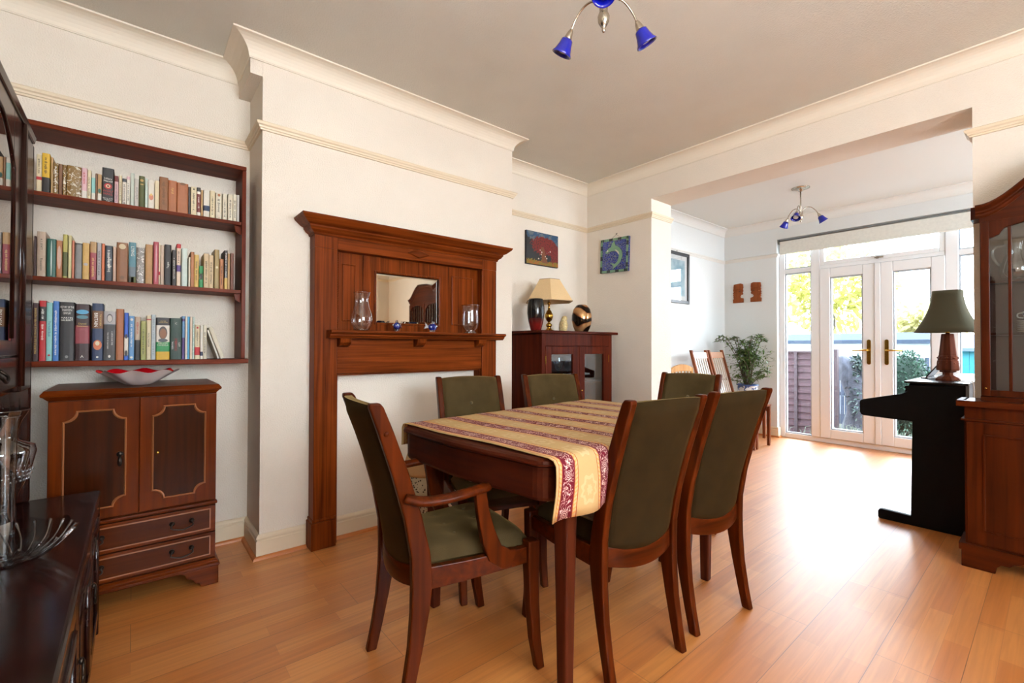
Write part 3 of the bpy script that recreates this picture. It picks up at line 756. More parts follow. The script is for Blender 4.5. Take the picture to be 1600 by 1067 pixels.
cor = [(0, 1.628), (0.006, 1.628), (0.010, 1.640), (0.024, 1.650), (0.030, 1.660), (0.034, 1.664), (0.034, 1.672), (0.050, 1.680), (0.076, 1.704), (0.080, 1.712), (0.080, 1.718), (0, 1.718)]
MB().sweep(cor, [(MX+0.001, ML), (CF, ML), (CF, MR), (MX+0.001, MR)]).box(MX, CF, ML, MR, 1.640, 1.718).build('cornice', OAKY, mt, w=True)
# panels either side of the mirror
BB = CF-0.066
for a, b in ((0.832, 0.990), (1.535, 1.782)):
    MB().box(BB, BB+0.012, a, b, 1.134, 1.566).build('side_panel', OAKZ, mt, w=True, bevel=0.002)
    m0, m1 = a+0.040, b-0.040
    MB().merge(frame(0, 1, 0, 1, 0.1).xf(Matrix.Identity(4)) if False else MB()).box(BB+0.012, BB+0.019, m0, m0+0.008, 1.19, 1.50).box(BB+0.012, BB+0.019, m1-0.008, m1, 1.19, 1.50).box(BB+0.012, BB+0.019, m0, m1, 1.495, 1.503).box(BB+0.012, BB+0.019, m0, m1, 1.187, 1.195).build('panel_moulding', OAKZ, mt, w=True, bevel=0.003)
MY0, MY1, MZ0, MZ1 = 1.068, 1.478, 1.186, 1.472
MB().box(BB, BB+0.016, 0.990, MY0-0.002, 1.134, 1.566).box(BB, BB+0.016, MY1+0.002, 1.535, 1.134, 1.566).box(BB, BB+0.016, MY0-0.002, MY1+0.002, 1.134, MZ0-0.002).box(BB, BB+0.016, MY0-0.002, MY1+0.002, MZ1+0.002, 1.566).build('mirror_surround', OAKZ, mt, w=True)
fm = MB()
for y0, y1, z0, z1 in ((MY0-0.012, MY0, MZ0-0.012, MZ1+0.012), (MY1, MY1+0.012, MZ0-0.012, MZ1+0.012), (MY0, MY1, MZ0-0.012, MZ0), (MY0, MY1, MZ1, MZ1+0.012)): fm.box(BB+0.012, BB+0.022, y0, y1, z0, z1)
fm.build('mirror_frame', OAKZ, mt, w=True, bevel=0.004)
mm = MB(); x0, x1 = BB+0.0075, BB+0.009; bv = 0.012
vo = [(x0, MY0, MZ0), (x0, MY1, MZ0), (x0, MY1, MZ1), (x0, MY0, MZ1)]; vi = [(x1, MY0+bv, MZ0+bv), (x1, MY1-bv, MZ0+bv), (x1, MY1-bv, MZ1-bv), (x1, MY0+bv, MZ1-bv)]
mm.add(vo+vi, [(4,5,6,7), (0,1,5,4), (1,2,6,5), (2,3,7,6), (3,0,4,7), (3,2,1,0)])
mm.build('mirror', MIRR, mt, w=True, label='bevelled rectangular mirror')
bd = MB()
for yc in (0.836, 1.778):
    for k in range(46): bd.ball((CF-0.004, yc, 1.14+k*0.0092), 0.004, 0.004, 0.004, 6, 4)
bd.build('beaded_trim', OAKZ, mt, w=True)

# things on the mantel shelf
def vase_glass(name, prof, x, y, z, label, cat='vase', foot=None, n=32, mat=None, group=None):
    t = thing(name, label, cat, (x, y, z), group=group)
    inner = [(max(r-0.0035, 0.001), zz+0.004) for r, zz in prof if r > 0.006]
    MB().lathe(prof, (0, 0, 0), n, cap=False).build('glass_body', mat or VGL, t)
    MB().tube([(prof[-1][0]*math.cos(2*PI*k/32), prof[-1][0]*math.sin(2*PI*k/32), prof[-1][1]) for k in range(33)], 0.0022, 8).build('rim', VGL, t)
    MB().lathe([(0.002, 0.001), (prof[0][0] if prof[0][0] > 0.01 else prof[1][0], 0.001), (prof[1][0]*0.98, 0.008), (0.002, 0.012)], (0, 0, 0), n).build('base', VGL, t)
    return t
vase_glass('hurricane_vase', [(0.030, 0.0), (0.038, 0.004), (0.052, 0.03), (0.056, 0.055), (0.052, 0.09), (0.040, 0.125), (0.034, 0.155), (0.035, 0.18), (0.043, 0.205)], -2.405, 0.945, 1.134, 'pear-shaped clear glass vase at the left end of the mantel shelf')
vase_glass('footed_vase', [(0.038, 0.0), (0.036, 0.008), (0.026, 0.016), (0.046, 0.03), (0.053, 0.055), (0.053, 0.10), (0.049, 0.14), (0.055, 0.172), (0.058, 0.178)], -2.405, 1.655, 1.134, 'straight-sided clear glass vase on a foot at the right end of the mantel shelf')
FISHB = plain('cobalt_glass', (26, 36, 110), 0.08, coat=0.6)
CLR = glass('fin_glass', (0.88, 0.93, 1.0), 0.10, 1.5, 2.0, 0.25)
def fish(x, y, rz, label):
    t = thing('glass_fish', label, 'ornament', (x, y, 1.134), rz, 'glass fish on the mantel')
    MB().ball((0, 0, 0.030), 0.032, 0.018, 0.022, 16, 10).build('body', FISHB, t)
    def fin(name, pts, th=0.004):
        MB().prism(pts, 'y', -th, th).build(name, CLR, t, bevel=0.002)
    fin('tail_fin', [(-0.026, 0.028), (-0.062, 0.062), (-0.054, 0.036), (-0.066, 0.018)])
    fin('dorsal_fin', [(-0.016, 0.046), (0.000, 0.066), (0.016, 0.060), (0.018, 0.046)])
    fin('belly_fin', [(-0.012, 0.014), (-0.018, 0.001), (0.014, 0.001), (0.012, 0.014)], 0.010)
    MB().ball((0.020, 0.0135, 0.036), 0.005, 0.004, 0.005, 8, 6).ball((0.020, -0.0135, 0.036), 0.005, 0.004, 0.005, 8, 6).build('eye', plain('white_glass', (232, 236, 240), 0.1), t)
    return t
fish(-2.395, 1.145, math.radians(-50), 'small blue glass fish facing the viewer, below the left half of the mirror')
fish(-2.392, 1.372, math.radians(100), 'blue glass fish with raised tail, side-on below the right half of the mirror')

# ------------------------------------------------------------------ bookshelf
bs = thing('bookshelf', 'mahogany wall bookshelf of three full shelves in the left alcove', 'bookshelf', (XL, 0.0, 0.965))
BX = XL+0.200; BY0, BY1 = -0.43, 0.437
MB().box(XL, BX+0.004, BY0, BY1, 1.945, 1.966).build('top_board', BKY, bs, w=True, bevel=0.003)
MB().box(XL, BX+0.010, BY0, BY1+0.014, 0.962, 0.985).build('bottom_board', BKY, bs, w=True, bevel=0.003)
for a in (BY0, BY1-0.018): MB().box(XL, BX, a, a+0.018, 0.985, 1.945).build('side_board', BKZ, bs, w=True, bevel=0.002)
for z in (1.335, 1.684): MB().box(XL, BX-0.012, BY0+0.018, BY1-0.018, z-0.018, z).build('shelf_board', BKY, bs, w=True, bevel=0.002)
for z in (1.317, 1.666): MB().prism([(BY1-0.018, z), (BY1-0.045, z), (BY1-0.040, z-0.03), (BY1-0.018, z-0.045)], 'x', BX-0.05, BX-0.035).build('shelf_bracket', BKZ, bs, w=True)

PAL = dict(cream=(222, 208, 170), white=(228, 222, 208), yellow=(214, 170, 30), tan=(186, 148, 98), brownwrap=(122, 92, 40), brown=(112, 70, 34), leather=(166, 96, 52),
    pink=(222, 180, 186), black=(26, 22, 22), maroon=(110, 36, 32), palegreen=(196, 204, 190), lightgrey=(206, 200, 190), olive=(72, 78, 24), mint=(206, 222, 212),
    darkmaroon=(52, 24, 24), beige=(196, 172, 148), green=(20, 84, 70), orangebrown=(176, 112, 66), yellowgreen=(178, 168, 84), paleyellow=(216, 206, 152), salmon=(196, 116, 84),
    grey=(128, 126, 124), gold=(206, 166, 92), wine=(150, 60, 68), silver=(176, 172, 172), orange=(206, 108, 62), slate=(56, 62, 72), pinktan=(206, 172, 150), torn=(134, 82, 40),
    tealblue=(84, 136, 150), patterned=(196, 188, 176), tangold=(182, 136, 82), crimson=(176, 72, 84), darkgrey=(58, 54, 54), yellowtan=(214, 178, 92), parchment=(206, 182, 142),
    olivetan=(160, 138, 86), redbrown=(112, 58, 36), red=(190, 30, 36), aqua=(140, 200, 194), blue=(60, 116, 190), navy=(24, 44, 80), steel=(104, 116, 124), royal=(30, 84, 190),
    lightblue=(96, 148, 196), olivegreen=(160, 164, 92), palebluegrey=(184, 196, 200), darkgreen=(14, 50, 34), brightgreen=(30, 140, 72), purple=(76, 50, 120), sky=(70, 160, 204), peach=(226, 204, 178), pale=(222, 214, 190))
def wrapm(c1, c2, sc_):
    def f(N, L, tc):
        t = N.new('ShaderNodeTexNoise'); t.inputs['Scale'].default_value = sc_; t.inputs['Detail'].default_value = 3; t.inputs['Distortion'].default_value = 1.5; L.new(tc.outputs['Object'], t.inputs['Vector'])
        return nmix(N, L, nmath(N, L, 'GREATER_THAN', t.outputs[0], 0.56), lin(c1), lin(c2))
    return f
def pal(k, rough=0.5):
    if k == 'brownwrap': return pic('cover_brownwrap', wrapm(PAL[k], (206, 196, 176), 60), 0.25)  # pale patches are glints of the shiny wrapping, put into the colour
    if k == 'patterned': return pic('cover_patterned', wrapm((120, 112, 104), (214, 208, 198), 75), 0.3)
    return plain('cover_'+k, tuple(x*0.92+8 for x in PAL[k]), rough, noise=0.06, nscale=60)
WHT = plain('white_ink', (236, 232, 222), 0.6); BLK = plain('black_ink', (30, 28, 30), 0.6); GLD = plain('gold_ink', (214, 176, 90), 0.4); REDI = plain('red_ink', (176, 32, 34), 0.6)
def book(x, y0, y1, z, h, key, label, depth=0.125, extras=(), tilt=0.0, group=None):
    """spine faces +X; local origin at the middle of the spine's foot"""
    th = max(y1-y0-0.0006, 0.004); yc = (y0+y1)/2
    t = thing('book', label, 'book', (x, yc, z), 0, group)
    if tilt: t.rotation_euler.x = tilt
    hy = th/2; bd = min(0.0022, th*0.2); rd = min(0.004, th*0.2)
    c = MB(); out = [(-depth, hy), (-0.004, hy), (0-rd*0.3, hy*0.86), (0, hy*0.4), (0, -hy*0.4), (-rd*0.3, -hy*0.86), (-0.004, -hy), (-depth, -hy), (-depth, -hy+bd), (-0.006, -hy+bd), (-0.004, -hy*0.4), (-0.004, hy*0.4), (-0.006, hy-bd), (-depth, hy-bd)]
    c.prism(out, 'z', 0, h); c.build('cover', pal(key), t)
    MB().box(-depth+0.003, -0.005, -hy+bd, hy-bd, 0.003, h-0.004).build('pages', PAGES, t)
    nb = 0
    for e in extras:
        k = e[0]; nb += 1
        if k == 'band':           # band of another colour round the spine: f0, f1, colour
            nm = e[4] if len(e) > 4 else 'spine_band'
            o2 = [(px_+0.0004 if px_ > -0.02 else px_, py*1.012) for px_, py in out[:8]]
            q = [(min(px_, 0.0004) if px_ > -0.003 else px_, py) for px_, py in o2]
            MB().prism([(max(p_[0], -0.05), p_[1]) for p_ in q], 'z', h*e[1], h*e[2]).build(nm, pal(e[3]), t)
        elif k == 'txt':          # text, direction, centre height fraction, size, colour, (y shift)
            _, s, d, f, size, ink = e[:6]; lift = 0.0009+0.0003*nb; dy = e[6] if len(e) > 6 else 0
            u, v = {'h': ((0, 1, 0), (0, 0, 1)), 'd': ((0, 0, -1), (0, 1, 0)), 'u': ((0, 0, 1), (0, -1, 0))}[d]
            lettering('title_lettering', s, ink, t, (lift, dy, h*f), u, v, size, (th*0.92 if d == 'h' else h*0.92), w=False)
        elif k == 'blob':         # ellipse on the spine: f, ry, rz, colour
            pts = [(e[5]*hy+e[2]*math.cos(2*PI*a/18), h*e[1]+e[3]*math.sin(2*PI*a/18)) for a in range(18)] if len(e) > 5 else [(e[2]*math.cos(2*PI*a/18), h*e[1]+e[3]*math.sin(2*PI*a/18)) for a in range(18)]
            MB().prism(pts, 'x', 0.0003, 0.0006+0.0003*nb).build('spine_picture_glint', pal(e[4]), t)
        elif k == 'lines':        # faint unreadable lettering: n strokes between f0 and f1
            m_ = MB(); n = int((e[2]-e[1])*h/0.0035)
            for i in range(n):
                zz = h*e[1]+i*0.0035; ww = th*random.uniform(0.10, 0.22)
                if random.random() < 0.85: m_.box(0.0, 0.0006, -ww, ww*random.uniform(0.3, 1), zz, zz+0.0018)
            if n > 0: m_.build('title_lettering', e[3], t)
    return t
ORD = ['', 'second ', 'third ', 'fourth ', 'fifth ', 'sixth ', 'seventh ', 'eighth ', 'ninth ', 'tenth ', 'eleventh ', 'twelfth ', 'thirteenth ', 'fourteenth ', 'fifteenth ', 'sixteenth ', 'seventeenth ', 'eighteenth ', 'nineteenth ', 'twentieth ']
def shelf_of(name, z, rows, cut):
    n = len(rows)
    for i, r in enumerate(rows):
        y0, y1, h, key, desc = r[:5]; ex = r[5] if len(r) > 5 else ()
        # where it stands, counted from the nearer end of its row
        if i < n-1-i: w_ = ORD[i]+'from left' if i else 'leftmost'
        else: w_ = (ORD[n-1-i]+'from right') if n-1-i else 'rightmost'
        lb = '%s, %s on the %s shelf' % (desc, w_, name)
        dx = random.uniform(-0.008, 0.008)
        book(-2.700+dx, y0, y1, z, h, key, lb, 0.125-0.002+min(dx, 0)*0, ex, group='books on the %s shelf' % name)
L1 = [('lines', 0.15, 0.8, BLK)]; L2 = [('lines', 0.2, 0.75, GLD)]; LW = [('lines', 0.2, 0.8, WHT)]; LR = [('lines', 0.3, 0.8, REDI)]
TOP = [
 (-0.317,-0.300,0.160,'cream','cream book with a red spine band',[('band',.34,.42,'red'),('lines',.5,.9,BLK)]),
 (-0.300,-0.276,0.168,'yellow','tall yellow book with black lower spine',[('band',0.0,.40,'black'),('lines',.5,.9,BLK)]),
 (-0.274,-0.267,0.157,'tan','very thin tan book'),
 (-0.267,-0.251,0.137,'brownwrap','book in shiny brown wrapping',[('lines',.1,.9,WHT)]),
 (-0.251,-0.238,0.135,'brown','plain dark brown book'),
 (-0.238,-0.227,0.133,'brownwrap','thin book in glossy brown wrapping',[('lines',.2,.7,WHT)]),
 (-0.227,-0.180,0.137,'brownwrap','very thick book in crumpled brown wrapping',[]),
 (-0.180,-0.162,0.137,'pink','pink and white paperback',[('band',0,.28,'white'),('lines',.5,.9,REDI)]),
 (-0.162,-0.150,0.133,'cream','pale cream paperback',L1),
 (-0.149,-0.136,0.121,'white','white book with a turquoise spine band',[('band',.3,.85,'aqua')]),
 (-0.136,-0.129,0.125,'brown','thin brown book'),
 (-0.129,-0.115,0.123,'tan','tan book with a green mark',[('band',0,.3,'white'),('blob',.4,.005,.010,'green')]),
 (-0.114,-0.074,0.157,'black','thick black hardback with red ring',[('txt','Hilary\nMantel','h',.66,.011,WHT),('blob',.485,.013,.013,'red'),('blob',.485,.0075,.0075,'cream'),('blob',.485,.004,.004,'maroon'),('txt','WOLF\nHALL','h',.30,.013,REDI),('txt','Winner of the\nMan Booker\nPrize','h',.10,.006,WHT)]),
 (-0.073,-0.059,0.129,'pink','pale book with a maroon spine top',[('band',.8,1,'maroon'),('lines',.1,.75,BLK)]),
 (-0.058,-0.047,0.132,'cream','slim cream paperback with small lettering',L1),
 (-0.046,-0.031,0.122,'white','white book with dark edges and lettering',[('band',.88,1,'slate'),('lines',.05,.8,BLK)]),
 (-0.031,-0.019,0.137,'white','slim white paperback with pink top',[('band',.9,1,'pink'),('lines',.2,.8,BLK)]),
 (-0.018,-0.004,0.156,'palegreen','tall pale green book'),
 (-0.004,0.012,0.132,'lightgrey','light grey paperback with long title',[('txt','La Face Cachée','u',.5,.009,BLK)]),
 (0.012,0.033,0.148,'olive','olive green cloth book with gold title',[('blob',.86,.006,.006,'gold'),('blob',.74,.006,.003,'gold')]),
 (0.034,0.044,0.140,'mint','thin mint book'),
 (0.045,0.068,0.137,'white','white paperback with small spine picture',[('blob',.42,.008,.014,'salmon'),('blob',.5,.004,.006,'yellowtan')]),
 (0.069,0.086,0.139,'tan','tan and cream book',[('band',.0,1,'cream')]),
 (0.086,0.120,0.162,'torn','tall brown book with faint ribbed spine',[('lines',.2,.9,plain('dark_brown_ink',(96,62,30),.7))]),
 (0.120,0.153,0.156,'leather','orange-brown leather book with torn spine top',[('lines',.6,.8,GLD)]),
 (0.153,0.198,0.152,'leather','widest orange-brown leather book with ragged top',[('blob',.97,.012,.006,'brown')]),
 (0.198,0.207,0.141,'darkgrey','very thin dark book'),
 (0.207,0.231,0.141,'cream','cream paperback with black emblem',[('blob',.92,.003,.004,'black'),('lines',.2,.8,BLK)]),
 (0.232,0.248,0.145,'maroon','maroon book with white ends',[('band',0,.16,'white'),('band',.78,.86,'white'),('band',.86,1,'darkgrey'),('lines',.3,.7,WHT)]),
 (0.249,0.258,0.137,'tan','thin tan paperback'),
 (0.259,0.285,0.139,'white','white book with a blue square',[('band',.26,.45,'navy')]),
 (0.286,0.308,0.141,'cream','yellowed cream paperback',L1),
 (0.311,0.338,0.138,'pale','pale paperback with red picture at spine top',[('blob',.92,.006,.007,'leather'),('txt','|||','u',.1,.008,REDI),('lines',.3,.8,BLK)]),
 (0.340,0.360,0.138,'pale','pale cream paperback',L1),
 (0.362,0.384,0.140,'pale','plain pale paperback',L1),
 (0.384,0.400,0.141,'pale','plain pale paperback',L1),
 (0.401,0.413,0.142,'lightgrey','narrow greyish paperback'),
]
shelf_of('top', 1.684, TOP, 0)
MID = [
 (-0.319,-0.313,0.166,'darkmaroon','very thin dark maroon book'),
 (-0.313,-0.286,0.190,'beige','beige hardback with black lettering',[('txt','A. S. BYATT','d',.72,.009,BLK),('txt','Possession','d',.28,.012,BLK)]),
 (-0.283,-0.255,0.163,'green','glossy dark green book',[('band',.02,.98,'green'),('blob',.5,.002,.075,'mint')]),  # thin mint streak is a gloss highlight painted on the spine
 (-0.255,-0.236,0.159,'orangebrown','orange-brown book with pale worn centre',[('blob',.55,.006,.05,'pinktan')]),
 (-0.235,-0.220,0.187,'yellowgreen','tall book, yellow above and green below',[('band',0.05,.6,'olive')]),
 (-0.219,-0.208,0.187,'paleyellow','tall slim pale yellow book'),
 (-0.207,-0.199,0.166,'salmon','slim salmon-pink book'),
 (-0.198,-0.175,0.157,'grey','plain grey book with greenish edge',[('band',.96,1,'darkgrey')]),
 (-0.174,-0.152,0.160,'gold','golden book with a silver spine badge',[('blob',.42,.007,.006,'silver')]),
 (-0.151,-0.129,0.170,'wine','wine-red book with tan spine top',[('band',.72,1,'tan'),('lines',.1,.6,GLD)]),
 (-0.128,-0.113,0.169,'silver','silver-grey book',L1),
 (-0.112,-0.102,0.166,'orange','slim orange book'),
 (-0.101,-0.076,0.160,'slate','slate book with white scribbled lettering',[('txt','Imagining','u',.45,.016,WHT),('lines',.4,.9,WHT)]),
 (-0.075,-0.064,0.157,'pinktan','slim pinkish-tan book'),
 (-0.063,-0.023,0.179,'torn','thick brown leather book with torn spine top',[('blob',.12,.007,.008,'brown'),('blob',.9,.012,.012,'parchment')]),
 (-0.021,0.005,0.186,'tealblue','teal-blue book with white title',[('txt','LYING','d',.78,.016,WHT),('band',0,.4,'steel'),('band',0,.16,'olivegreen')]),
 (0.006,0.035,0.167,'patterned','silver-grey marbled book',[('lines',.02,.98,plain('grey_ink',(110,100,92),.6))]),
 (0.038,0.065,0.186,'tangold','plain golden-tan book'),
 (0.067,0.087,0.201,'crimson','tall crimson-pink book',[('blob',.5,.002,.09,'pink')]),  # thin pink streak paints a highlight down the spine
 (0.087,0.093,0.193,'cream','very thin cream book with red mark',[('band',.25,.33,'red')]),
 (0.093,0.108,0.190,'beige','plain beige book'),
 (0.108,0.134,0.194,'black','glossy black book with white script',[('txt','Targets','u',.5,.010,WHT)]),
 (0.137,0.153,0.172,'darkgrey','dark grey book with white lettering',LW),
 (0.154,0.171,0.203,'peach','tall cream book with red spine top',[('band',.9,1,'red'),('band',.35,.5,'purple'),('lines',.55,.85,BLK)]),
 (0.174,0.198,0.188,'mint','pale green-white book'),
 (0.201,0.209,0.146,'pale','short thin cream book'),
 (0.209,0.224,0.172,'orangebrown','worn reddish-brown book'),
 (0.224,0.243,0.162,'yellowtan','yellow-tan paperback',L1),
 (0.244,0.262,0.109,'darkgreen','short bright green book with a white picture',[('band',0,1,'brightgreen'),('band',.38,.66,'white'),('blob',.52,.005,.012,'black')]),
 (0.262,0.284,0.171,'parchment','parchment-coloured book',L1),
 (0.284,0.305,0.168,'parchment','parchment-coloured book with worn top',L1),
 (0.307,0.328,0.198,'olivetan','tall olive-tan book',[('blob',.55,.005,.006,'cream')]),
 (0.330,0.348,0.155,'orangebrown','short orange-brown book',L1),
 (0.350,0.364,0.200,'darkgrey','tall black and white book',[('band',0,.3,'yellowtan'),('lines',.3,.95,WHT)]),
 (0.364,0.375,0.185,'tan','slim tan book'),
 (0.376,0.390,0.188,'redbrown','red-brown book'),
]
shelf_of('middle', 1.335, MID, 0)
BOT = [
 (-0.321,-0.304,0.251,'darkmaroon','tall dark maroon book with gold capitals',[('txt','MAURITIUS ISLE DE FRANCE EN MER INDIENNE','u',.5,.009,GLD),('band',.96,1,'white')]),
 (-0.303,-0.282,0.252,'red','tall red book with black upper spine',[('band',.66,.90,'black'),('lines',.7,.88,WHT),('lines',.35,.62,WHT)]),
 (-0.282,-0.263,0.245,'aqua','pale aqua book with blue title',[('txt','The Habit Book','d',.55,.010,plain('blue_ink',(40,70,120),.6)),('blob',.1,.004,.004,'red')]),
 (-0.262,-0.243,0.252,'blue','tall mid-blue book',[('lines',.1,.85,WHT)]),
 (-0.243,-0.196,0.250,'black','thick black hardback with white capitals',[('txt','HISTORY OF THE\nTWENTIETH\nCENTURY','h',.86,.013,WHT),('txt','MARTIN\nGILBERT','h',.71,.010,WHT),('blob',.07,.005,.006,'grey')]),
 (-0.195,-0.149,0.245,'darkmaroon','thick dark hardback with turquoise swirl',[('band',.30,.62,'wine'),('blob',.86,.020,.010,'sky'),('blob',.77,.019,.008,'tealblue'),('txt','Daniel\nIsaacson','h',.63,.010,GLD),('txt','A','h',.07,.016,WHT)]),
 (-0.141,-0.104,0.250,'navy','thick navy book with gold title panel',[('band',.56,.87,'brown'),('txt','BRITAIN','d',.71,.017,WHT,-0.006),('txt','THE OXFORD','d',.71,.008,GLD,0.009),('blob',.27,.014,.022,'orange'),('blob',.30,.007,.010,'cream'),('blob',.06,.004,.004,'white')]),
 (-0.104,-0.062,0.218,'steel','grey book with a black-and-white portrait',[('band',.74,1,'silver'),('blob',.86,.010,.019,'darkgrey'),('blob',.85,.008,.015,'lightgrey'),('band',0,.72,'darkgrey'),('txt','A LIFE IN OUR TIME','d',.45,.007,WHT,0.008),('txt','THE STORY OF OUR YEARS','d',.40,.006,WHT,-0.006),('blob',.08,.004,.006,'white')]),
 (-0.062,-0.035,0.230,'leather','tall plain brown leather book'),
 (-0.034,-0.019,0.214,'royal','royal blue book with black and white figure',[('band',.10,.48,'white'),('blob',.50,.005,.010,'black'),('blob',.14,.005,.014,'black')]),
 (-0.018,0.002,0.200,'lightblue','light blue book with a small round emblem',[('blob',.92,.005,.006,'white'),('lines',.3,.85,WHT),('blob',.06,.005,.005,'white')]),
 (0.003,0.023,0.198,'beige','beige book with black lower spine',[('band',0,.46,'black'),('lines',.6,.9,REDI)]),
 (0.024,0.044,0.178,'olivegreen','short olive green book',L1),
 (0.045,0.062,0.205,'cream','tall cream book with red line',[('band',.9,.92,'red'),('txt','RESURRECTION','u',.45,.009,BLK)]),
 (0.062,0.079,0.210,'palebluegrey','tall pale blue-grey book',[('lines',.1,.95,plain('steel_ink',(110,130,140),.6))]),
 (0.080,0.131,0.197,'black','wide book with portrait and green spine panel',[('band',0,.19,'yellow'),('band',.19,.42,'brightgreen'),('band',.42,.82,'white'),('blob',.64,.016,.030,'darkgrey'),('blob',.62,.013,.024,'torn'),('blob',.46,.018,.008,'slate'),('txt','NELSON\nMANDELA','h',.365,.009,WHT),('txt','HIGHER\nTHAN HOPE','h',.9,.006,GLD)]),
 (0.132,0.178,0.197,'darkgreen','wide dark green book with red title',[('txt','ESSENTIAL','u',.34,.008,WHT,-0.013),('txt','SCRABBLE','u',.36,.013,REDI,0.0),('txt','LISTS','u',.36,.009,WHT,0.013),('txt','C','h',.87,.012,WHT)]),
 (0.178,0.190,0.208,'purple','purple and lilac book',[('band',.5,.88,'lightblue'),('band',.94,1,'lightblue')]),
 (0.190,0.199,0.207,'white','slim white book'),
 (0.199,0.209,0.207,'sky','slim sky-blue book'),
 (0.209,0.219,0.206,'peach','slim peach book'),
 (0.220,0.229,0.207,'mint','slim mint-green book',[('lines',.1,.9,plain('green_ink',(60,150,120),.6))]),
 (0.229,0.250,0.167,'cream','short cream book with red title',[('blob',.92,.004,.005,'red'),('band',.12,.35,'red'),('lines',.4,.85,BLK)]),
 (0.251,0.263,0.165,'white','short slim white book with navy mark',[('band',.1,.22,'navy')]),
 (0.263,0.279,0.167,'pale','short pale cream book',L1),
]
shelf_of('bottom', 0.985, BOT, 0)
# two leaning books at the end of the bottom shelf
o = book(-2.700, 0, 0.019, 0.985, 0.165, 'pale', 'pale cream book leaning at a slant at the right end of the bottom shelf', group='books on the bottom shelf', tilt=math.radians(19))
o.location = (-2.705, 0.347, 0.9875)
o = book(-2.715, 0, 0.009, 0.985, 0.150, 'white', 'thin white book leaning beneath the slanted cream book on the bottom shelf', group='books on the bottom shelf', tilt=math.radians(18))
o.location = (-2.715, 0.330, 0.9865)

# ------------------------------------------------------------------ cupboard in the alcove
CX = -2.403
cu = thing('cupboard', 'low yew-veneered cupboard, two panelled doors over two drawers, under the bookshelf', 'cupboard', ((XL+CX)/2, 0.02, 0))
CYA, CYB = -0.245, 0.288
MB().box(XL+0.02, CX-0.018, CYA, CYB, 0.100, 0.845).build('carcass', CUZ, cu, w=True, bevel=0.002)
tp = [(XL+0.018, CYA-0.02), (CX+0.014, CYA-0.02), (CX+0.014, CYB+0.016), (XL+0.018, CYB+0.016)]
rg = []
for o_, z in ((-0.016, 0.842), (-0.010, 0.848), (-0.004, 0.855), (0.002, 0.858), (0.004, 0.866), (-0.002, 0.874), (-0.006, 0.880)):
    rg.append([(XL+0.018, CYA-0.016-o_, z), (CX+0.010+o_, CYA-0.016-o_, z), (CX+0.010+o_, CYB+0.012+o_, z), (XL+0.018, CYB+0.012+o_, z)])
MB().rings(rg, smooth=False).build('top', CUY, cu, w=True)
for a, b, kn in ((CYA+0.002, 0.0195, 'pull'), (0.0225, CYB-0.002, 'key')):
    d = MB().box(CX-0.018, CX, a, b, 0.372, 0.838).build('door', CUZ, cu, w=True, bevel=0.0015)
    # raised moulding with scooped corners
    def outl(ins, r):
        y0, y1, z0, z1 = a+0.038+ins, b-0.038-ins, 0.410+ins, 0.800-ins; pts = []
        for cx_, cz_, a0 in ((y0, z0, PI/2), (y1, z0, PI), (y1, z1, 1.5*PI), (y0, z1, 0)):
            for i in range(7):
                an = a0-PI/2*i/6 if True else 0
                pts.append((cx_+r*math.cos(an), cz_+r*math.sin(an)))
        return pts
    oo, ii = outl(0, 0.038), outl(0.007, 0.038)
    n_ = len(oo); vs = [(CX+0.0002, y, z) for y, z in oo]+[(CX+0.005, (y*0.5+y2*0.5), (z*0.5+z2*0.5)) for (y, z), (y2, z2) in zip(oo, ii)]+[(CX+0.0002, y, z) for y, z in ii]
    fs = []
    for k in range(n_):
        j = (k+1) % n_; fs += [(k, j, n_+j, n_+k), (n_+k, n_+j, 2*n_+j, 2*n_+k)]
    MB().add(vs, fs).build('door_moulding', plain('yew_moulding', (150, 92, 52), 0.3, coat=0.4), d, w=True)
    MB().prism(ii, 'x', CX-0.001, CX+0.0012).build('door_panel', CUPZ, d, w=True)
    if kn == 'pull':
        MB().lathe([(0.001, 0), (0.011, 0.0), (0.011, 0.003), (0.004, 0.005), (0.001, 0.006)], (CX+0.001, b-0.058, 0.617), 14, Matrix.Rotation(PI/2, 4, 'Y')).tube([(CX+0.006, b-0.058, 0.612), (CX+0.010, b-0.058, 0.598), (CX+0.010, b-0.058, 0.58), (CX+0.008, b-0.058, 0.57)], [0.003, 0.006, 0.007, 0.003], 8).build('drop_handle', ABRASS, d, w=True)
    else:
        MB().ball((CX+0.002, a+0.058, 0.605), 0.003, 0.006, 0.006, 10, 6).build('keyhole', BRASS, d, w=True)
MB().box(CX-0.018, CX+0.010, CYA-0.004, CYB+0.004, 0.352, 0.366).build('waist_moulding', CUY, cu, w=True, bevel=0.004)
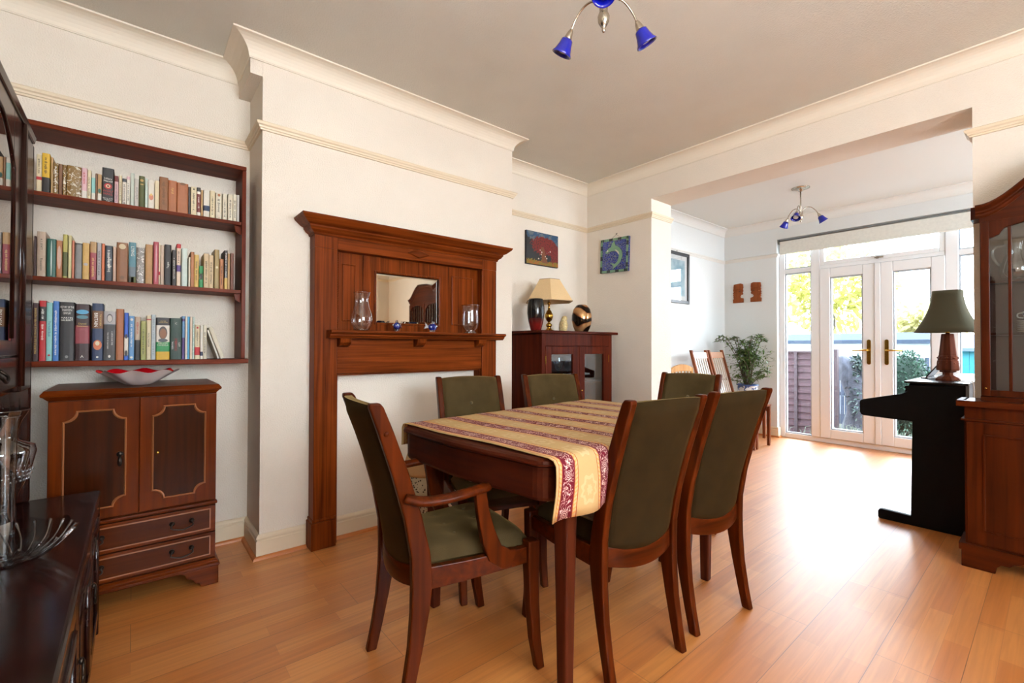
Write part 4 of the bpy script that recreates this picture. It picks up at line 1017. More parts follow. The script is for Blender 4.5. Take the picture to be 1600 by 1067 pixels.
for z0, z1, lo in ((0.232, 0.345, 'upper'), (0.118, 0.226, 'lower')):
    d = MB().box(CX-0.018, CX, CYA+0.002, CYB-0.002, z0, z1).build('drawer', CUY, cu, w=True, bevel=0.0015)
    dr_ = MB()
    for y_, z_, y2_, z2_ in ((CYA+0.02, z0+0.012, CYB-0.02, z0+0.016), (CYA+0.02, z1-0.016, CYB-0.02, z1-0.012), (CYA+0.02, z0+0.012, CYA+0.024, z1-0.012), (CYB-0.024, z0+0.012, CYB-0.02, z1-0.012)): dr_.box(CX, CX+0.0025, y_, y2_, z_, z2_)
    dr_.build('drawer_bead', plain('yew_moulding', (150, 92, 52), 0.3, coat=0.4), d, w=True)
    MB().box(CX-0.001, CX+0.001, CYA+0.025, CYB-0.025, z0+0.017, z1-0.017).build('drawer_panel', wood('drawer_yew', (82, 34, 7), (56, 20, 3), 'y', 0.28, 0.5), d, w=True)
    for yc in (0.165, -0.125):
        zc = (z0+z1)/2+0.008; h_ = MB()
        for yy in (yc-0.034, yc+0.034): h_.lathe([(0.001, 0), (0.010, 0), (0.010, 0.003), (0.005, 0.006), (0.006, 0.012), (0.001, 0.014)], (CX+0.001, yy, zc), 12, Matrix.Rotation(PI/2, 4, 'Y'))
        pts = catmull([(CX+0.013, yc-0.034, zc), (CX+0.022, yc-0.038, zc-0.012), (CX+0.022, yc-0.024, zc-0.020), (CX+0.022, yc, zc-0.026), (CX+0.022, yc+0.024, zc-0.020), (CX+0.022, yc+0.038, zc-0.012), (CX+0.013, yc+0.034, zc)], 4)
        h_.tube(pts, 0.0028, 8); h_.build('swan_neck_handle', ABRASS, d, w=True)
bsm = [(0, 0.078), (0.006, 0.078), (0.012, 0.084), (0.012, 0.092), (0.004, 0.098), (0.004, 0.104), (-0.004, 0.110), (0, 0.110)]
MB().sweep([(o_, z) for o_, z in ((-0.03, 0.078), (0.010, 0.078), (0.014, 0.084), (0.013, 0.092), (0.006, 0.098), (0.006, 0.104), (-0.002, 0.110), (-0.03, 0.110))], [(XL+0.02, CYA), (CX, CYA), (CX, CYB), (XL+0.02, CYB)], side=1).build('base_moulding', CUY, cu, w=True)
bk = [(CYB+0.010, 0), (CYB+0.010, 0.080), (CYB-0.13, 0.080), (CYB-0.112, 0.068), (CYB-0.105, 0.050), (CYB-0.085, 0.040), (CYB-0.075, 0.022), (CYB-0.060, 0.018), (CYB-0.052, 0.0)]
MB().prism(bk, 'x', CX-0.010, CX+0.010).build('bracket_foot', CUY, cu, w=True, bevel=0.003)
MB().prism([(CYA+CYB-y, z) for y, z in bk], 'x', CX-0.010, CX+0.010).build('bracket_foot', CUY, cu, w=True, bevel=0.003)
for yy in (CYA-0.010, CYB-0.010): MB().box(CX-0.12, CX-0.010, yy, yy+0.020, 0, 0.080).build('side_bracket', CUY, cu, w=True, bevel=0.003)
for yy in (CYA, CYB-0.04): MB().box(XL+0.022, XL+0.06, yy, yy+0.04, 0, 0.100).build('back_foot', CUZ, cu, w=True)
# frilled glass bowl
bw = thing('glass_bowl', 'frilled white glass bowl with a red inside on the cupboard', 'bowl', (-2.56, 0.02, 0.880))
def bowl(rs, zoff):
    rr = []; n = 64
    for r, z in rs:
        ring = []
        for k in range(n):
            a = 2*PI*k/n; q = (r/0.135)**2
            ring.append((r*(1+0.05*q*math.cos(8*a))*math.cos(a), r*(1+0.05*q*math.cos(8*a))*math.sin(a), z+zoff+0.006*q*math.cos(8*a+1.2)))
        rr.append(ring)
    return rr
MB().rings(bowl([(0.004, 0.0), (0.030, 0.0), (0.050, 0.006), (0.082, 0.026), (0.110, 0.046), (0.135, 0.062)], 0.0), cap=False).build('bowl_outside', plain('milk_glass', (236, 226, 222), 0.25, coat=0.4), bw)
MB().rings(bowl([(0.004, 0.002), (0.030, 0.003), (0.050, 0.009), (0.082, 0.029), (0.110, 0.0485), (0.135, 0.0623)], 0.0), cap=False).build('bowl_inside', plain('red_glass', (196, 20, 30), 0.15, coat=0.5), bw)

# ------------------------------------------------------------------ sideboard with display top
SY = -0.088; SXE = -2.255; SZ = 0.520
sb = thing('sideboard', 'long low dark mahogany sideboard with framed doors, bottom left of the view', 'sideboard', (-1.35, -0.36, 0))
MB().box(SXE+0.012, -0.30, -0.640, SY-0.03, 0.05, SZ-0.022).build('carcass', SBX, sb, w=True)
tpm = MB().prism([(-0.642, SZ-0.024), (SY-0.006, SZ-0.024), (SY, SZ-0.018), (SY, SZ-0.006), (SY-0.006, SZ), (-0.642, SZ)], 'x', SXE, -0.30)
tpm.build('top', SBX, sb, w=True, bevel=0.003)
MB().box(SXE, SXE+0.018, -0.640, SY-0.002, 0, SZ-0.024).build('end_panel', SBZ, sb, w=True, bevel=0.004)
MB().box(SXE+0.018, -0.30, -0.630, SY-0.05, 0, 0.05).build('plinth', SBX, sb, w=True)
xs = [SXE+0.018, -1.84, -1.415, -0.99, -0.565, -0.31]
for x0, x1 in zip(xs, xs[1:]):
    dm = MB().box(x0+0.004, x1-0.004, SY-0.030, SY-0.012, 0.062, SZ-0.030).build('door', SBZ, sb, w=True, bevel=0.002)
    fr_ = MB()
    for q in ((x0+0.004, x0+0.040, 0.062, SZ-0.03), (x1-0.040, x1-0.004, 0.062, SZ-0.03), (x0+0.040, x1-0.040, 0.062, 0.10), (x0+0.040, x1-0.040, SZ-0.068, SZ-0.030)): fr_.box(q[0], q[1], SY-0.012, SY-0.003, q[2], q[3])
    fr_.build('door_frame', SBZ, dm, w=True, bevel=0.003)
    xm = (x0+x1)/2; arc = MB()
    arc.tube(catmull([(x0+0.05, SY-0.008, 0.40), (x0+0.09, SY-0.004, 0.445), (xm, SY-0.002, 0.448), (x1-0.09, SY-0.004, 0.445), (x1-0.05, SY-0.008, 0.40)], 4), 0.008, 8)
    arc.tube([(x0+0.05, SY-0.008, 0.40), (x0+0.05, SY-0.008, 0.11)], 0.007, 8).tube([(x1-0.05, SY-0.008, 0.40), (x1-0.05, SY-0.008, 0.11)], 0.007, 8)
    arc.build('door_moulding', SBX, dm, w=True)
    hr = MB().tube([(x1-0.022+0.014*math.cos(2*PI*k/16), SY+0.006, 0.300+0.026*math.sin(2*PI*k/16)) for k in range(17)], 0.003, 6).ball((x1-0.022, SY+0.002, 0.328), 0.008, 0.006, 0.008, 10, 6)
    hr.build('ring_handle', ABRASS, dm, w=True)
ht = thing('display_hutch', 'tall dark glazed display hutch standing on the sideboard at the left edge', 'display cabinet', (-1.5, -0.45, SZ))
HY = -0.268; HXE = SXE+0.005
MB().box(HXE, HXE+0.022, -0.640, HY, SZ, 1.735).build('end_panel', SBZ, ht, w=True, bevel=0.006)
MB().box(HXE+0.022, -0.42, -0.640, -0.625, SZ, 1.735).build('back_panel', SBZ, ht, w=True)
MB().box(HXE+0.022, -0.42, -0.625, HY-0.02, 0.905, 0.925).build('niche_top', SBX, ht, w=True)
for z in (1.25, 1.50): MB().box(HXE+0.022, -0.42, -0.625, HY-0.06, z, z+0.012).build('shelf', SBX, ht, w=True)
MB().box(HXE+0.022, -2.06, HY-0.022, HY, 0.905, 1.735).build('corner_stile', SBZ, ht, w=True, bevel=0.004)
MB().tube([(-2.045, HY-0.004, 0.925), (-2.045, HY-0.004, 1.735)], 0.014, 12).tube([(-2.085, HY-0.002, 0.925), (-2.085, HY-0.002, 1.735)], 0.006, 8).build('reeded_moulding', SBZ, ht, w=True)
MB().prism([(-0.640, 1.732), (HY+0.004, 1.732), (HY+0.006, 1.742), (HY+0.008, 1.752), (HY+0.008, 1.758), (-0.640, 1.758)], 'x', HXE+0.03, -0.42).build('cornice', SBX, ht, w=True, bevel=0.003)
for x0, x1 in ((-2.02, -1.40), (-1.39, -0.75)):
    d_ = MB()
    for q in ((x0, x0+0.11, 1.02, 1.735), (x1-0.11, x1, 1.02, 1.735), (x0+0.11, x1-0.11, 1.02, 1.065)): d_.box(q[0], q[1], HY-0.018, HY, q[2], q[3])
    xm = (x0+x1)/2
    arch = [(x0+0.11, 1.735), (x0+0.11, 1.560)]+[(x0+0.11+(x1-x0-0.22)*i/12, 1.560+0.115*math.sin(PI*i/12)**0.7) for i in range(1, 12)]+[(x1-0.11, 1.560), (x1-0.11, 1.735)]
    d_.prism(arch, 'y', HY-0.018, HY)
    dd = d_.build('glazed_door', SBZ, ht, w=True, bevel=0.003)
    ar = [(x0+0.105, HY-0.001, 1.07), (x0+0.105, HY-0.001, 1.56)]+[(x0+0.11+(x1-x0-0.22)*i/12, HY-0.001, 1.555+0.115*math.sin(PI*i/12)**0.7) for i in range(1, 12)]+[(x1-0.105, HY-0.001, 1.56), (x1-0.105, HY-0.001, 1.07)]
    MB().tube(ar, 0.005, 8).build('glazing_moulding', SBZ, dd, w=True)
    MB().box(x0+0.09, x1-0.09, HY-0.004, HY-0.001, 1.05, 1.70).build('door_glass', glass('hutch_glass', (0.6, 0.6, 0.6), 0.0, 1.6, 1.8, 0.08), dd, w=True)
    dw = MB().box(x0, x1, HY-0.018, HY, 0.925, 1.015).build('drawer', SBX, ht, w=True, bevel=0.003)
    MB().tube(catmull([(xm-0.04, HY+0.002, 0.985), (xm-0.036, HY+0.018, 0.968), (xm, HY+0.02, 0.955), (xm+0.036, HY+0.018, 0.968), (xm+0.04, HY+0.002, 0.985)], 4), 0.004, 8).build('drawer_handle', ABRASS, dw, w=True)
MB().box(-0.75, -0.42, HY-0.018, HY, 0.905, 1.735).build('end_stile', SBZ, ht, w=True)
CUT = glass('cut_crystal', (0.92, 0.94, 0.96), 0.05, 1.5, 2.4, 0.14)
vv = vase_glass('cut_glass_vase', [(0.030, 0.0), (0.036, 0.01), (0.048, 0.06), (0.074, 0.13), (0.086, 0.19), (0.082, 0.21), (0.046, 0.228), (0.040, 0.245), (0.052, 0.29), (0.070, 0.325)], -2.13, -0.325, SZ, 'large cut-glass vase with a flared neck on the sideboard, beside the hutch end', mat=CUT)
fct = MB()
for i in range(34):
    for j in range(3):
        a = 2*PI*(i+0.5*(j % 2))/34; z = 0.105+0.014*j; r = 0.068+0.30*(z-0.105)
        fct.ball((r*math.cos(a), r*math.sin(a), z), 0.0045, 0.0045, 0.0055, 5, 3)
fct.build('cut_diamond_band', CUT, vv)
vase_glass('slim_glass_vase', [(0.022, 0.0), (0.022, 0.01), (0.020, 0.12), (0.022, 0.26), (0.026, 0.33)], -1.88, -0.272, SZ, 'slim straight clear glass vase at the left edge, in front of the larger vase')
gb = thing('glass_dish', 'moulded clear glass dish with a ragged rim, front left on the sideboard', 'dish', (-1.63, -0.232, SZ))
MB().rings(bowl([(0.004, 0.0), (0.03, 0.0), (0.06, 0.008), (0.090, 0.028), (0.112, 0.052), (0.124, 0.070)], 0.0), cap=False).build('dish_bowl', CUT, gb)
dk = MB()
for i in range(22):
    a = 2*PI*i/22
    pts = catmull([(0.055*math.cos(a), 0.055*math.sin(a), 0.010), (0.092*math.cos(a+0.16), 0.092*math.sin(a+0.16), 0.032), (0.122*math.cos(a+0.30), 0.122*math.sin(a+0.30), 0.066)], 4)
    dk.tube(pts, [0.0018]*(len(pts)-2)+[0.0035, 0.003], 6)
dk.build('dish_relief', CUT, gb)

# ------------------------------------------------------------------ glazed corner cabinet
KX = -2.450; KY0, KY1 = 2.325, 3.150; KZ = 1.150
cc = thing('china_cabinet', 'mahogany cabinet with two glazed doors in the corner right of the fireplace', 'cabinet', (-2.65, 2.74, 0))
MB().box(XL+0.02, KX-0.02, KY0, KY0+0.02, 0.0, KZ).build('side_panel', CCZ, cc, w=True, bevel=0.002)
MB().box(XL+0.02, KX-0.02, KY1-0.02, KY1, 0.0, KZ).build('side_panel', CCZ, cc, w=True, bevel=0.002)
MB().box(XL+0.02, XL+0.03, KY0+0.02, KY1-0.02, 0.05, KZ).build('back_panel', CCZ, cc, w=True)
MB().box(XL+0.018, KX+0.030, KY0-0.030, KY1+0.050, KZ, KZ+0.022).build('top', CCY, cc, w=True, bevel=0.005)
MB().box(KX-0.02, KX, KY0, KY0+0.035, 0, KZ).box(KX-0.02, KX, KY1-0.05, KY1, 0, KZ).box(KX-0.02, KX, KY0+0.035, KY1-0.05, KZ-0.095, KZ).box(KX-0.02, KX, KY0+0.035, KY1-0.05, 0.0, 0.08).build('face_frame', CCZ, cc, w=True, bevel=0.002)
for z in (0.45, 0.75): MB().box(XL+0.03, KX-0.05, KY0+0.02, KY1-0.02, z, z+0.012).build('shelf', CCY, cc, w=True)
ym = (KY0+0.037+KY1-0.052)/2
for a, b, s_ in ((KY0+0.037, ym-0.008, 1), (ym+0.008, KY1-0.052, -1)):
    dm = MB().box(KX-0.018, KX+0.004, a, a+0.062, 0.085, KZ-0.098).box(KX-0.018, KX+0.004, b-0.062, b, 0.085, KZ-0.098).box(KX-0.018, KX+0.004, a+0.062, b-0.062, 0.085, 0.15).box(KX-0.018, KX+0.004, a+0.062, b-0.062, KZ-0.16, KZ-0.098).build('door', CCZ, cc, w=True, bevel=0.003)
    MB().box(KX-0.009, KX-0.006, a+0.056, b-0.056, 0.144, KZ-0.154).build('door_glass', glass('china_glass', (0.84, 0.88, 0.9), 0.0, 1.5, 1.9, 0.05), dm, w=True)
    MB().ball((KX+0.010, (b-0.02) if s_ > 0 else (a+0.02), 0.70), 0.008, 0.008, 0.008, 10, 6).build('knob', BRASS, dm, w=True)
    MB().box(KX+0.003, KX+0.007, a-0.004 if s_ > 0 else b-0.001, a+0.001 if s_ > 0 else b+0.004, 0.92, 0.98).build('hinge', BRASS, dm, w=True)
MB().box(KX-0.018, KX+0.002, ym-0.006, ym+0.006, 0.085, KZ-0.098).build('centre_stile', CCZ, cc, w=True)
def goblet(x, y, z, label, s=1.0):
    t = thing('wine_glass', label, 'wine glass', (x, y, z), group='glasses inside the china cabinet')
    MB().lathe([(0.032*s, 0.001), (0.030*s, 0.003), (0.005, 0.008), (0.0035, 0.02), (0.0035, 0.075*s)], (0, 0, 0), 16).build('stem', CLR, t)
    MB().lathe([(0.0035, 0.075*s), (0.022*s, 0.088*s), (0.033*s, 0.115*s), (0.034*s, 0.14*s), (0.030*s, 0.165*s)], (0, 0, 0), 16, cap=False).build('bowl', CLR, t)
GL_LB = 'clear stemmed glass inside the china cabinet behind its glazed doors'
for z in (0.762, 0.462):
    for k, yy in enumerate((2.47, 2.56, 2.65, 2.86, 2.94, 3.02)):
        goblet(-2.60-(0.09 if k % 2 else 0), yy, z, GL_LB, 1.25 if z > 0.6 else 1.1)

TOPZ = KZ+0.022
bv_ = thing('black_vase', 'tall black lacquer vase fading to dark red at its foot', 'vase', (-2.515, 2.325, TOPZ))
def bvm(N, L, tc):
    s = N.new('ShaderNodeSeparateXYZ'); L.new(tc.outputs['Object'], s.inputs[0])
    r = N.new('ShaderNodeValToRGB'); L.new(nmath(N, L, 'MULTIPLY', s.outputs['Z'], 4.4), r.inputs[0])
    r.color_ramp.elements[0].position = 0.18; r.color_ramp.elements[0].color = lin((104, 20, 18)); r.color_ramp.elements[1].position = 0.45; r.color_ramp.elements[1].color = lin((18, 18, 20))
    return r.outputs[0]
MB().lathe([(0.036, 0), (0.040, 0.004), (0.058, 0.07), (0.066, 0.13), (0.065, 0.17), (0.056, 0.225), (0.053, 0.236), (0.048, 0.236), (0.046, 0.21)], (0, 0, 0), 32).build('vase_body', pic('lacquer', bvm, 0.12), bv_)
bl = thing('table_lamp', 'brass table lamp with a cream six-sided shade on the china cabinet', 'lamp', (-2.640, 2.585, TOPZ))
MB().lathe([(0.045, 0), (0.045, 0.008), (0.026, 0.016), (0.014, 0.03), (0.022, 0.042), (0.026, 0.052), (0.020, 0.062), (0.010, 0.07), (0.010, 0.078), (0.022, 0.09), (0.034, 0.118), (0.034, 0.135), (0.026, 0.15), (0.022, 0.156), (0.020, 0.166), (0.010, 0.175), (0.008, 0.215), (0.014, 0.22), (0.014, 0.232), (0.006, 0.24)], (0, 0, 0), 24).build('brass_base', BRASS, bl)
SHM = plain('cream_shade', (222, 192, 146), 0.85, noise=0.03, nscale=80)
def hexshade(r0, z0, r1, z1, rot=0.0, dy=1.0):
    return [[(r*math.cos(rot+PI/3*k), r*math.sin(rot+PI/3*k)*dy, z) for k in range(6)] for r, z in ((r0, z0), (r1, z1))]
sd = MB().rings(hexshade(0.205, 0.238, 0.090, 0.418, math.radians(21)), cap=False, smooth=False).build('lamp_shade', SHM, bl, solid=0.003)
for r, z in ((0.206, 0.239), (0.091, 0.417)):
    pts = [(r*math.cos(math.radians(21)+PI/3*k), r*math.sin(math.radians(21)+PI/3*k), z) for k in range(7)]
    MB().tube(pts, 0.003, 6).build('shade_trim', plain('shade_piping', (150, 124, 96), 0.8), sd)
MB().tube([(0.0, -0.075, 0.412), (0, 0.075, 0.412)], 0.002, 6).tube([(0, 0, 0.23), (0, 0, 0.40)], 0.003, 6).build('shade_carrier', BRASS, bl)
ow = thing('stone_figurine', 'small mottled cream stone bird figurine between the lamp and the oval vase', 'figurine', (-2.555, 2.660, TOPZ))
def owl(u, v):
    pass
rr = []
for z, rx, ry, ox in ((0, .030, .026, 0), (0.006, .033, .028, 0), (0.03, .038, .032, .002), (0.06, .036, .032, .004), (0.078, .030, .028, .006), (0.088, .024, .024, .010), (0.10, .026, .024, .014), (0.115, .022, .020, .016), (0.124, .010, .010, .016)):
    rr.append([(ox+rx*math.cos(2*PI*k/18)*(1+0.06*math.sin(5*2*PI*k/18+z*90)), ry*math.sin(2*PI*k/18), z) for k in range(18)])
STN = plain('mottled_stone', (206, 184, 132), 0.7, noise=0.35, nscale=90, bump=0.5, bscale=160)
MB().rings(rr).build('stone_body', STN, ow)
MB().prism([(0.030, 0.108), (0.048, 0.100), (0.032, 0.098)], 'y', -0.005, 0.005).build('beak', STN, ow)
ov = thing('oval_vase', 'oval bronze and brown swirled glass vase at the right end of the china cabinet', 'vase', (-2.560, 2.890, TOPZ))
def ovm(N, L, tc):
    w = N.new('ShaderNodeTexWave'); w.wave_type = 'BANDS'; w.bands_direction = 'Z'; w.inputs['Scale'].default_value = 3.2; w.inputs['Distortion'].default_value = 9.0; w.inputs['Detail'].default_value = 1.0; w.inputs['Detail Scale'].default_value = 1.3
    L.new(tc.outputs['Object'], w.inputs['Vector'])
    r = N.new('ShaderNodeValToRGB'); L.new(w.outputs[1], r.inputs[0])
    e = r.color_ramp.elements; e[0].position = 0.25; e[0].color = lin((40, 28, 20)); e[1].position = 0.45; e[1].color = lin((168, 104, 62))
    x = e.new(0.75); x.color = lin((206, 160, 110)); x = e.new(0.34); x.color = lin((60, 40, 28))
    return r.outputs[0]
ovmat = pic('bronze_swirl', ovm, 0.12); ovmat.node_tree.nodes['Principled BSDF'].inputs['Metallic'].default_value = 0.55
MB().lathe([(0.050, 0), (0.054, 0.004), (0.075, 0.05), (0.084, 0.10), (0.083, 0.14), (0.070, 0.19), (0.046, 0.222), (0.034, 0.229), (0.030, 0.224), (0.03, 0.2)], (0, 0, 0), 36).build('vase_body', ovmat, ov)

# ------------------------------------------------------------------ pictures
pt = thing('canvas_painting', 'unframed canvas of a red-leaved tree hanging above the lamp', 'painting', (XL, 2.70, 1.885))
MB().box(XL+0.001, XL+0.020, 2.512, 2.888, 1.745, 2.027).build('canvas_edge', plain('canvas_edge', (30, 28, 32), 0.7), pt, w=True)
def treepic(N, L, tc):
    s = N.new('ShaderNodeSeparateXYZ'); L.new(tc.outputs['Object'], s.inputs[0])
    y, z = s.outputs['Y'], s.outputs['Z']     # metres about the centre
    def noise(sc_, det=4):
        t = N.new('ShaderNodeTexNoise'); t.inputs['Scale'].default_value = sc_; t.inputs['Detail'].default_value = det; L.new(tc.outputs['Object'], t.inputs['Vector']); return t.outputs[0]
    n1, n2, n3 = noise(22), noise(45), noise(90)
    sky = nmix(N, L, nmath(N, L, 'GREATER_THAN', n1, 0.52), lin((42, 80, 112)), lin((92, 106, 114)))
    c = sky
    zz = nmath(N, L, 'ADD', z, nmath(N, L, 'MULTIPLY', nmath(N, L, 'SUBTRACT', n2, 0.5), 0.09))
    c = nmix(N, L, nmath(N, L, 'LESS_THAN', nmath(N, L, 'ADD', zz, nmath(N, L, 'MULTIPLY', nmath(N, L, 'ADD', y, 0.10), 0.5)), 0.06), c, lin((28, 30, 34)))
    e = nmath(N, L, 'ADD', nmath(N, L, 'POWER', nmath(N, L, 'MULTIPLY', nmath(N, L, 'SUBTRACT', y, 0.02), 6.6), 2.0), nmath(N, L, 'POWER', nmath(N, L, 'MULTIPLY', nmath(N, L, 'SUBTRACT', z, 0.03), 13.0), 2.0))
    crown = nmath(N, L, 'LESS_THAN', nmath(N, L, 'ADD', e, nmath(N, L, 'MULTIPLY', nmath(N, L, 'SUBTRACT', n2, 0.5), 1.6)), 1.0)
    right = nmath(N, L, 'MULTIPLY', nmath(N, L, 'GREATER_THAN', nmath(N, L, 'ADD', y, nmath(N, L, 'MULTIPLY', nmath(N, L, 'SUBTRACT', n1, 0.5), 0.12)), 0.085), nmath(N, L, 'LESS_THAN', zz, 0.05))
    red = nmix(N, L, nmath(N, L, 'GREATER_THAN', n3, 0.56), lin((112, 20, 14)), lin((64, 12, 12)))
    c = nmix(N, L, nmath(N, L, 'MAXIMUM', crown, right), c, red)
    gr = nmix(N, L, nmath(N, L, 'GREATER_THAN', n2, 0.52), lin((120, 104, 24)), lin((150, 86, 20)))
    c = nmix(N, L, nmath(N, L, 'LESS_THAN', zz, -0.098), c, gr)
    trunk = nmath(N, L, 'LESS_THAN', nmath(N, L, 'ABSOLUTE', nmath(N, L, 'ADD', y, nmath(N, L, 'MULTIPLY', z, 0.25))), nmath(N, L, 'MULTIPLY', nmath(N, L, 'ADD', 0.19, nmath(N, L, 'MULTIPLY', z, -1.3)), 0.10))
    trunk = nmath(N, L, 'MULTIPLY', trunk, nmath(N, L, 'MULTIPLY', nmath(N, L, 'LESS_THAN', z, 0.02), nmath(N, L, 'GREATER_THAN', z, -0.115)))
    c = nmix(N, L, trunk, c, lin((112, 66, 38)))
    v = N.new('ShaderNodeTexVoronoi'); v.inputs['Scale'].default_value = 34; L.new(tc.outputs['Object'], v.inputs['Vector'])
    dots = nmath(N, L, 'MULTIPLY', nmath(N, L, 'LESS_THAN', v.outputs['Distance'], 0.24), nmath(N, L, 'MULTIPLY', nmath(N, L, 'LESS_THAN', nmath(N, L, 'ABSOLUTE', nmath(N, L, 'SUBTRACT', y, 0.02)), 0.075), nmath(N, L, 'MULTIPLY', nmath(N, L, 'LESS_THAN', z, 0.02), nmath(N, L, 'GREATER_THAN', z, -0.09))))
    return nmix(N, L, dots, c, lin((206, 198, 186)))
pm = MB().box(XL+0.0195, XL+0.0215, 2.515, 2.888, 1.750, 2.024).build('painted_scene', pic('red_tree_picture', treepic, 0.4), pt, w=True)
# mosaic tile with a dolphin
YM = YB-0.026
mo = thing('mosaic_tile', 'square blue mosaic tile of a green dolphin with a chequered green border', 'mosaic', (-2.522, YB, 1.863))
def mosaic(N, L, tc):
    v = N.new('ShaderNodeTexVoronoi'); v.feature = 'DISTANCE_TO_EDGE'; v.inputs['Scale'].default_value = 62; L.new(tc.outputs['Object'], v.inputs['Vector'])
    v2 = N.new('ShaderNodeTexVoronoi'); v2.inputs['Scale'].default_value = 62; L.new(tc.outputs['Object'], v2.inputs['Vector'])
    h = N.new('ShaderNodeSeparateColor'); L.new(v2.outputs['Color'], h.inputs[0])
    base = nmix(N, L, h.outputs[0], lin((18, 26, 104)), lin((44, 62, 160)))
    return nmix(N, L, nmath(N, L, 'LESS_THAN', v.outputs['Distance'], 0.07), base, lin((120, 130, 140)))
def mx_(u, v):   # u,v -1..1 on the tile -> world x,z (slightly tilted)
    a = math.radians(-2.0); s_ = 0.151
    return (-2.522+s_*(u*math.cos(a)-v*math.sin(a)), 1.863+s_*(u*math.sin(a)+v*math.cos(a)))
def quad(us): return [mx_(u, v) for u, v in us]
MB().prism(quad([(-1,-1),(1,-1),(1,1),(-1,1)]), 'y', YM, YB-0.002).build('tile_ground', pic('mosaic_blue', mosaic, 0.25), mo, w=True)
bm_ = MB(); bd_ = MB(); n = 16
for k in range(n):
    a = -1+2*k/n; b = a+2/n*0.94
    for i, (q) in enumerate(([(a,-1),(b,-1),(b,-0.86),(a,-0.86)], [(a,0.86),(b,0.86),(b,1),(a,1)], [(-1,a),(-0.86,a),(-0.86,b),(-1,b)], [(0.86,a),(1,a),(1,b),(0.86,b)])):
        (bd_ if (k*7+i*3) % 5 in (0, 3) else bm_).prism(quad(q), 'y', YM-0.002, YM)
bm_.build('border_tiles', plain('sage_tile', (118, 160, 128), 0.3), mo, w=True); bd_.build('dark_border_tiles', plain('dark_tile', (26, 44, 40), 0.3), mo, w=True)
dol = [(-0.62,0.26),(-0.50,0.36),(-0.36,0.46),(-0.22,0.50),(-0.16,0.72),(0.0,0.86),(0.06,0.66),(0.10,0.56),(0.36,0.44),(0.56,0.18),(0.60,-0.12),(0.50,-0.40),(0.30,-0.60),(0.10,-0.72),(-0.08,-0.84),(0.0,-0.66),(-0.14,-0.54),(-0.28,-0.44),(-0.06,-0.48),(0.10,-0.52),(0.28,-0.36),(0.36,-0.14),(0.32,0.06),(0.14,0.22),(-0.04,0.26),(-0.22,0.24),(-0.40,0.20),(-0.60,0.12)]
MB().prism(quad(dol), 'y', YM-0.0035, YM).build('dolphin', plain('sage_tile', (118, 160, 128), 0.3), mo, w=True)
MB().prism(quad([(0.30,0.06),(0.40,-0.02),(0.36,0.16),(0.18,0.30),(0.04,0.32),(0.16,0.22)]), 'y', YM-0.0045, YM-0.001).build('belly', plain('pale_tile', (206, 206, 196), 0.3), mo, w=True)
MB().prism(quad([(-0.46+0.06*math.cos(2*PI*k/12), 0.29+0.06*math.sin(2*PI*k/12)) for k in range(12)]), 'y', YM-0.0045, YM-0.001).build('eye', plain('pale_tile', (206, 206, 196), 0.3), mo, w=True)
hk = [mx_(-0.3, 1.0), mx_(0.05, 1.22), mx_(0.4, 1.0)]
MB().tube([(x, YB-0.012, z) for x, z in hk], 0.001, 6).build('hanging_wire', CHROME, mo, w=True)
MB().tube([(hk[1][0], YB, hk[1][1]+0.012), (hk[1][0], YB-0.014, hk[1][1]+0.008), (hk[1][0], YB-0.014, hk[1][1]-0.004)], 0.0025, 6).build('hook', ABRASS, mo, w=True)
# framed print in the extension
fp = thing('framed_print', 'large framed print under glass on the left wall of the extension', 'picture', (XFL, 4.30, 1.83))
PY0, PY1, PZ0, PZ1 = 3.78, 4.88, 1.535, 2.105
FRM = plain('black_frame', (52, 54, 58), 0.3)
for q in ((PY0, PY0+0.035, PZ0, PZ1), (PY1-0.035, PY1, PZ0, PZ1), (PY0+0.035, PY1-0.035, PZ0, PZ0+0.035), (PY0+0.035, PY1-0.035, PZ1-0.035, PZ1)):
    MB().box(XFL+0.002, XFL+0.026, q[0], q[1], q[2], q[3]).build('frame_side', FRM, fp, w=True, bevel=0.003)
MB().box(XFL+0.002, XFL+0.010, PY0+0.03, PY1-0.03, PZ0+0.03, PZ1-0.03).build('mount', plain('white_mount', (232, 234, 234), 0.8), fp, w=True)
def bluepic(N, L, tc):
    t = N.new('ShaderNodeTexNoise'); t.inputs['Scale'].default_value = 7; t.inputs['Detail'].default_value = 4; L.new(tc.outputs['Object'], t.inputs['Vector'])
    r = N.new('ShaderNodeValToRGB'); L.new(t.outputs[0], r.inputs[0]); e = r.color_ramp.elements
    e[0].position = 0.35; e[0].color = lin((96, 150, 178)); e[1].position = 0.6; e[1].color = lin((176, 206, 216))
    return r.outputs[0]
MB().box(XFL+0.010, XFL+0.012, PY0+0.085, PY1-0.085, PZ0+0.085, PZ1-0.085).build('print', pic('blue_print', bluepic, 0.6), fp, w=True)
MB().box(XFL+0.015, XFL+0.017, PY0+0.03, PY1-0.03, PZ0+0.03, PZ1-0.03).build('glazing', glass('print_glass', (1, 1, 1), 0.0, 1.5, 1.8, 0.02), fp, w=True)
MB().ball((XFL+0.008, 4.63, 2.122), 0.008, 0.012, 0.012, 8, 6).build('hanger', ABRASS, fp, w=True)
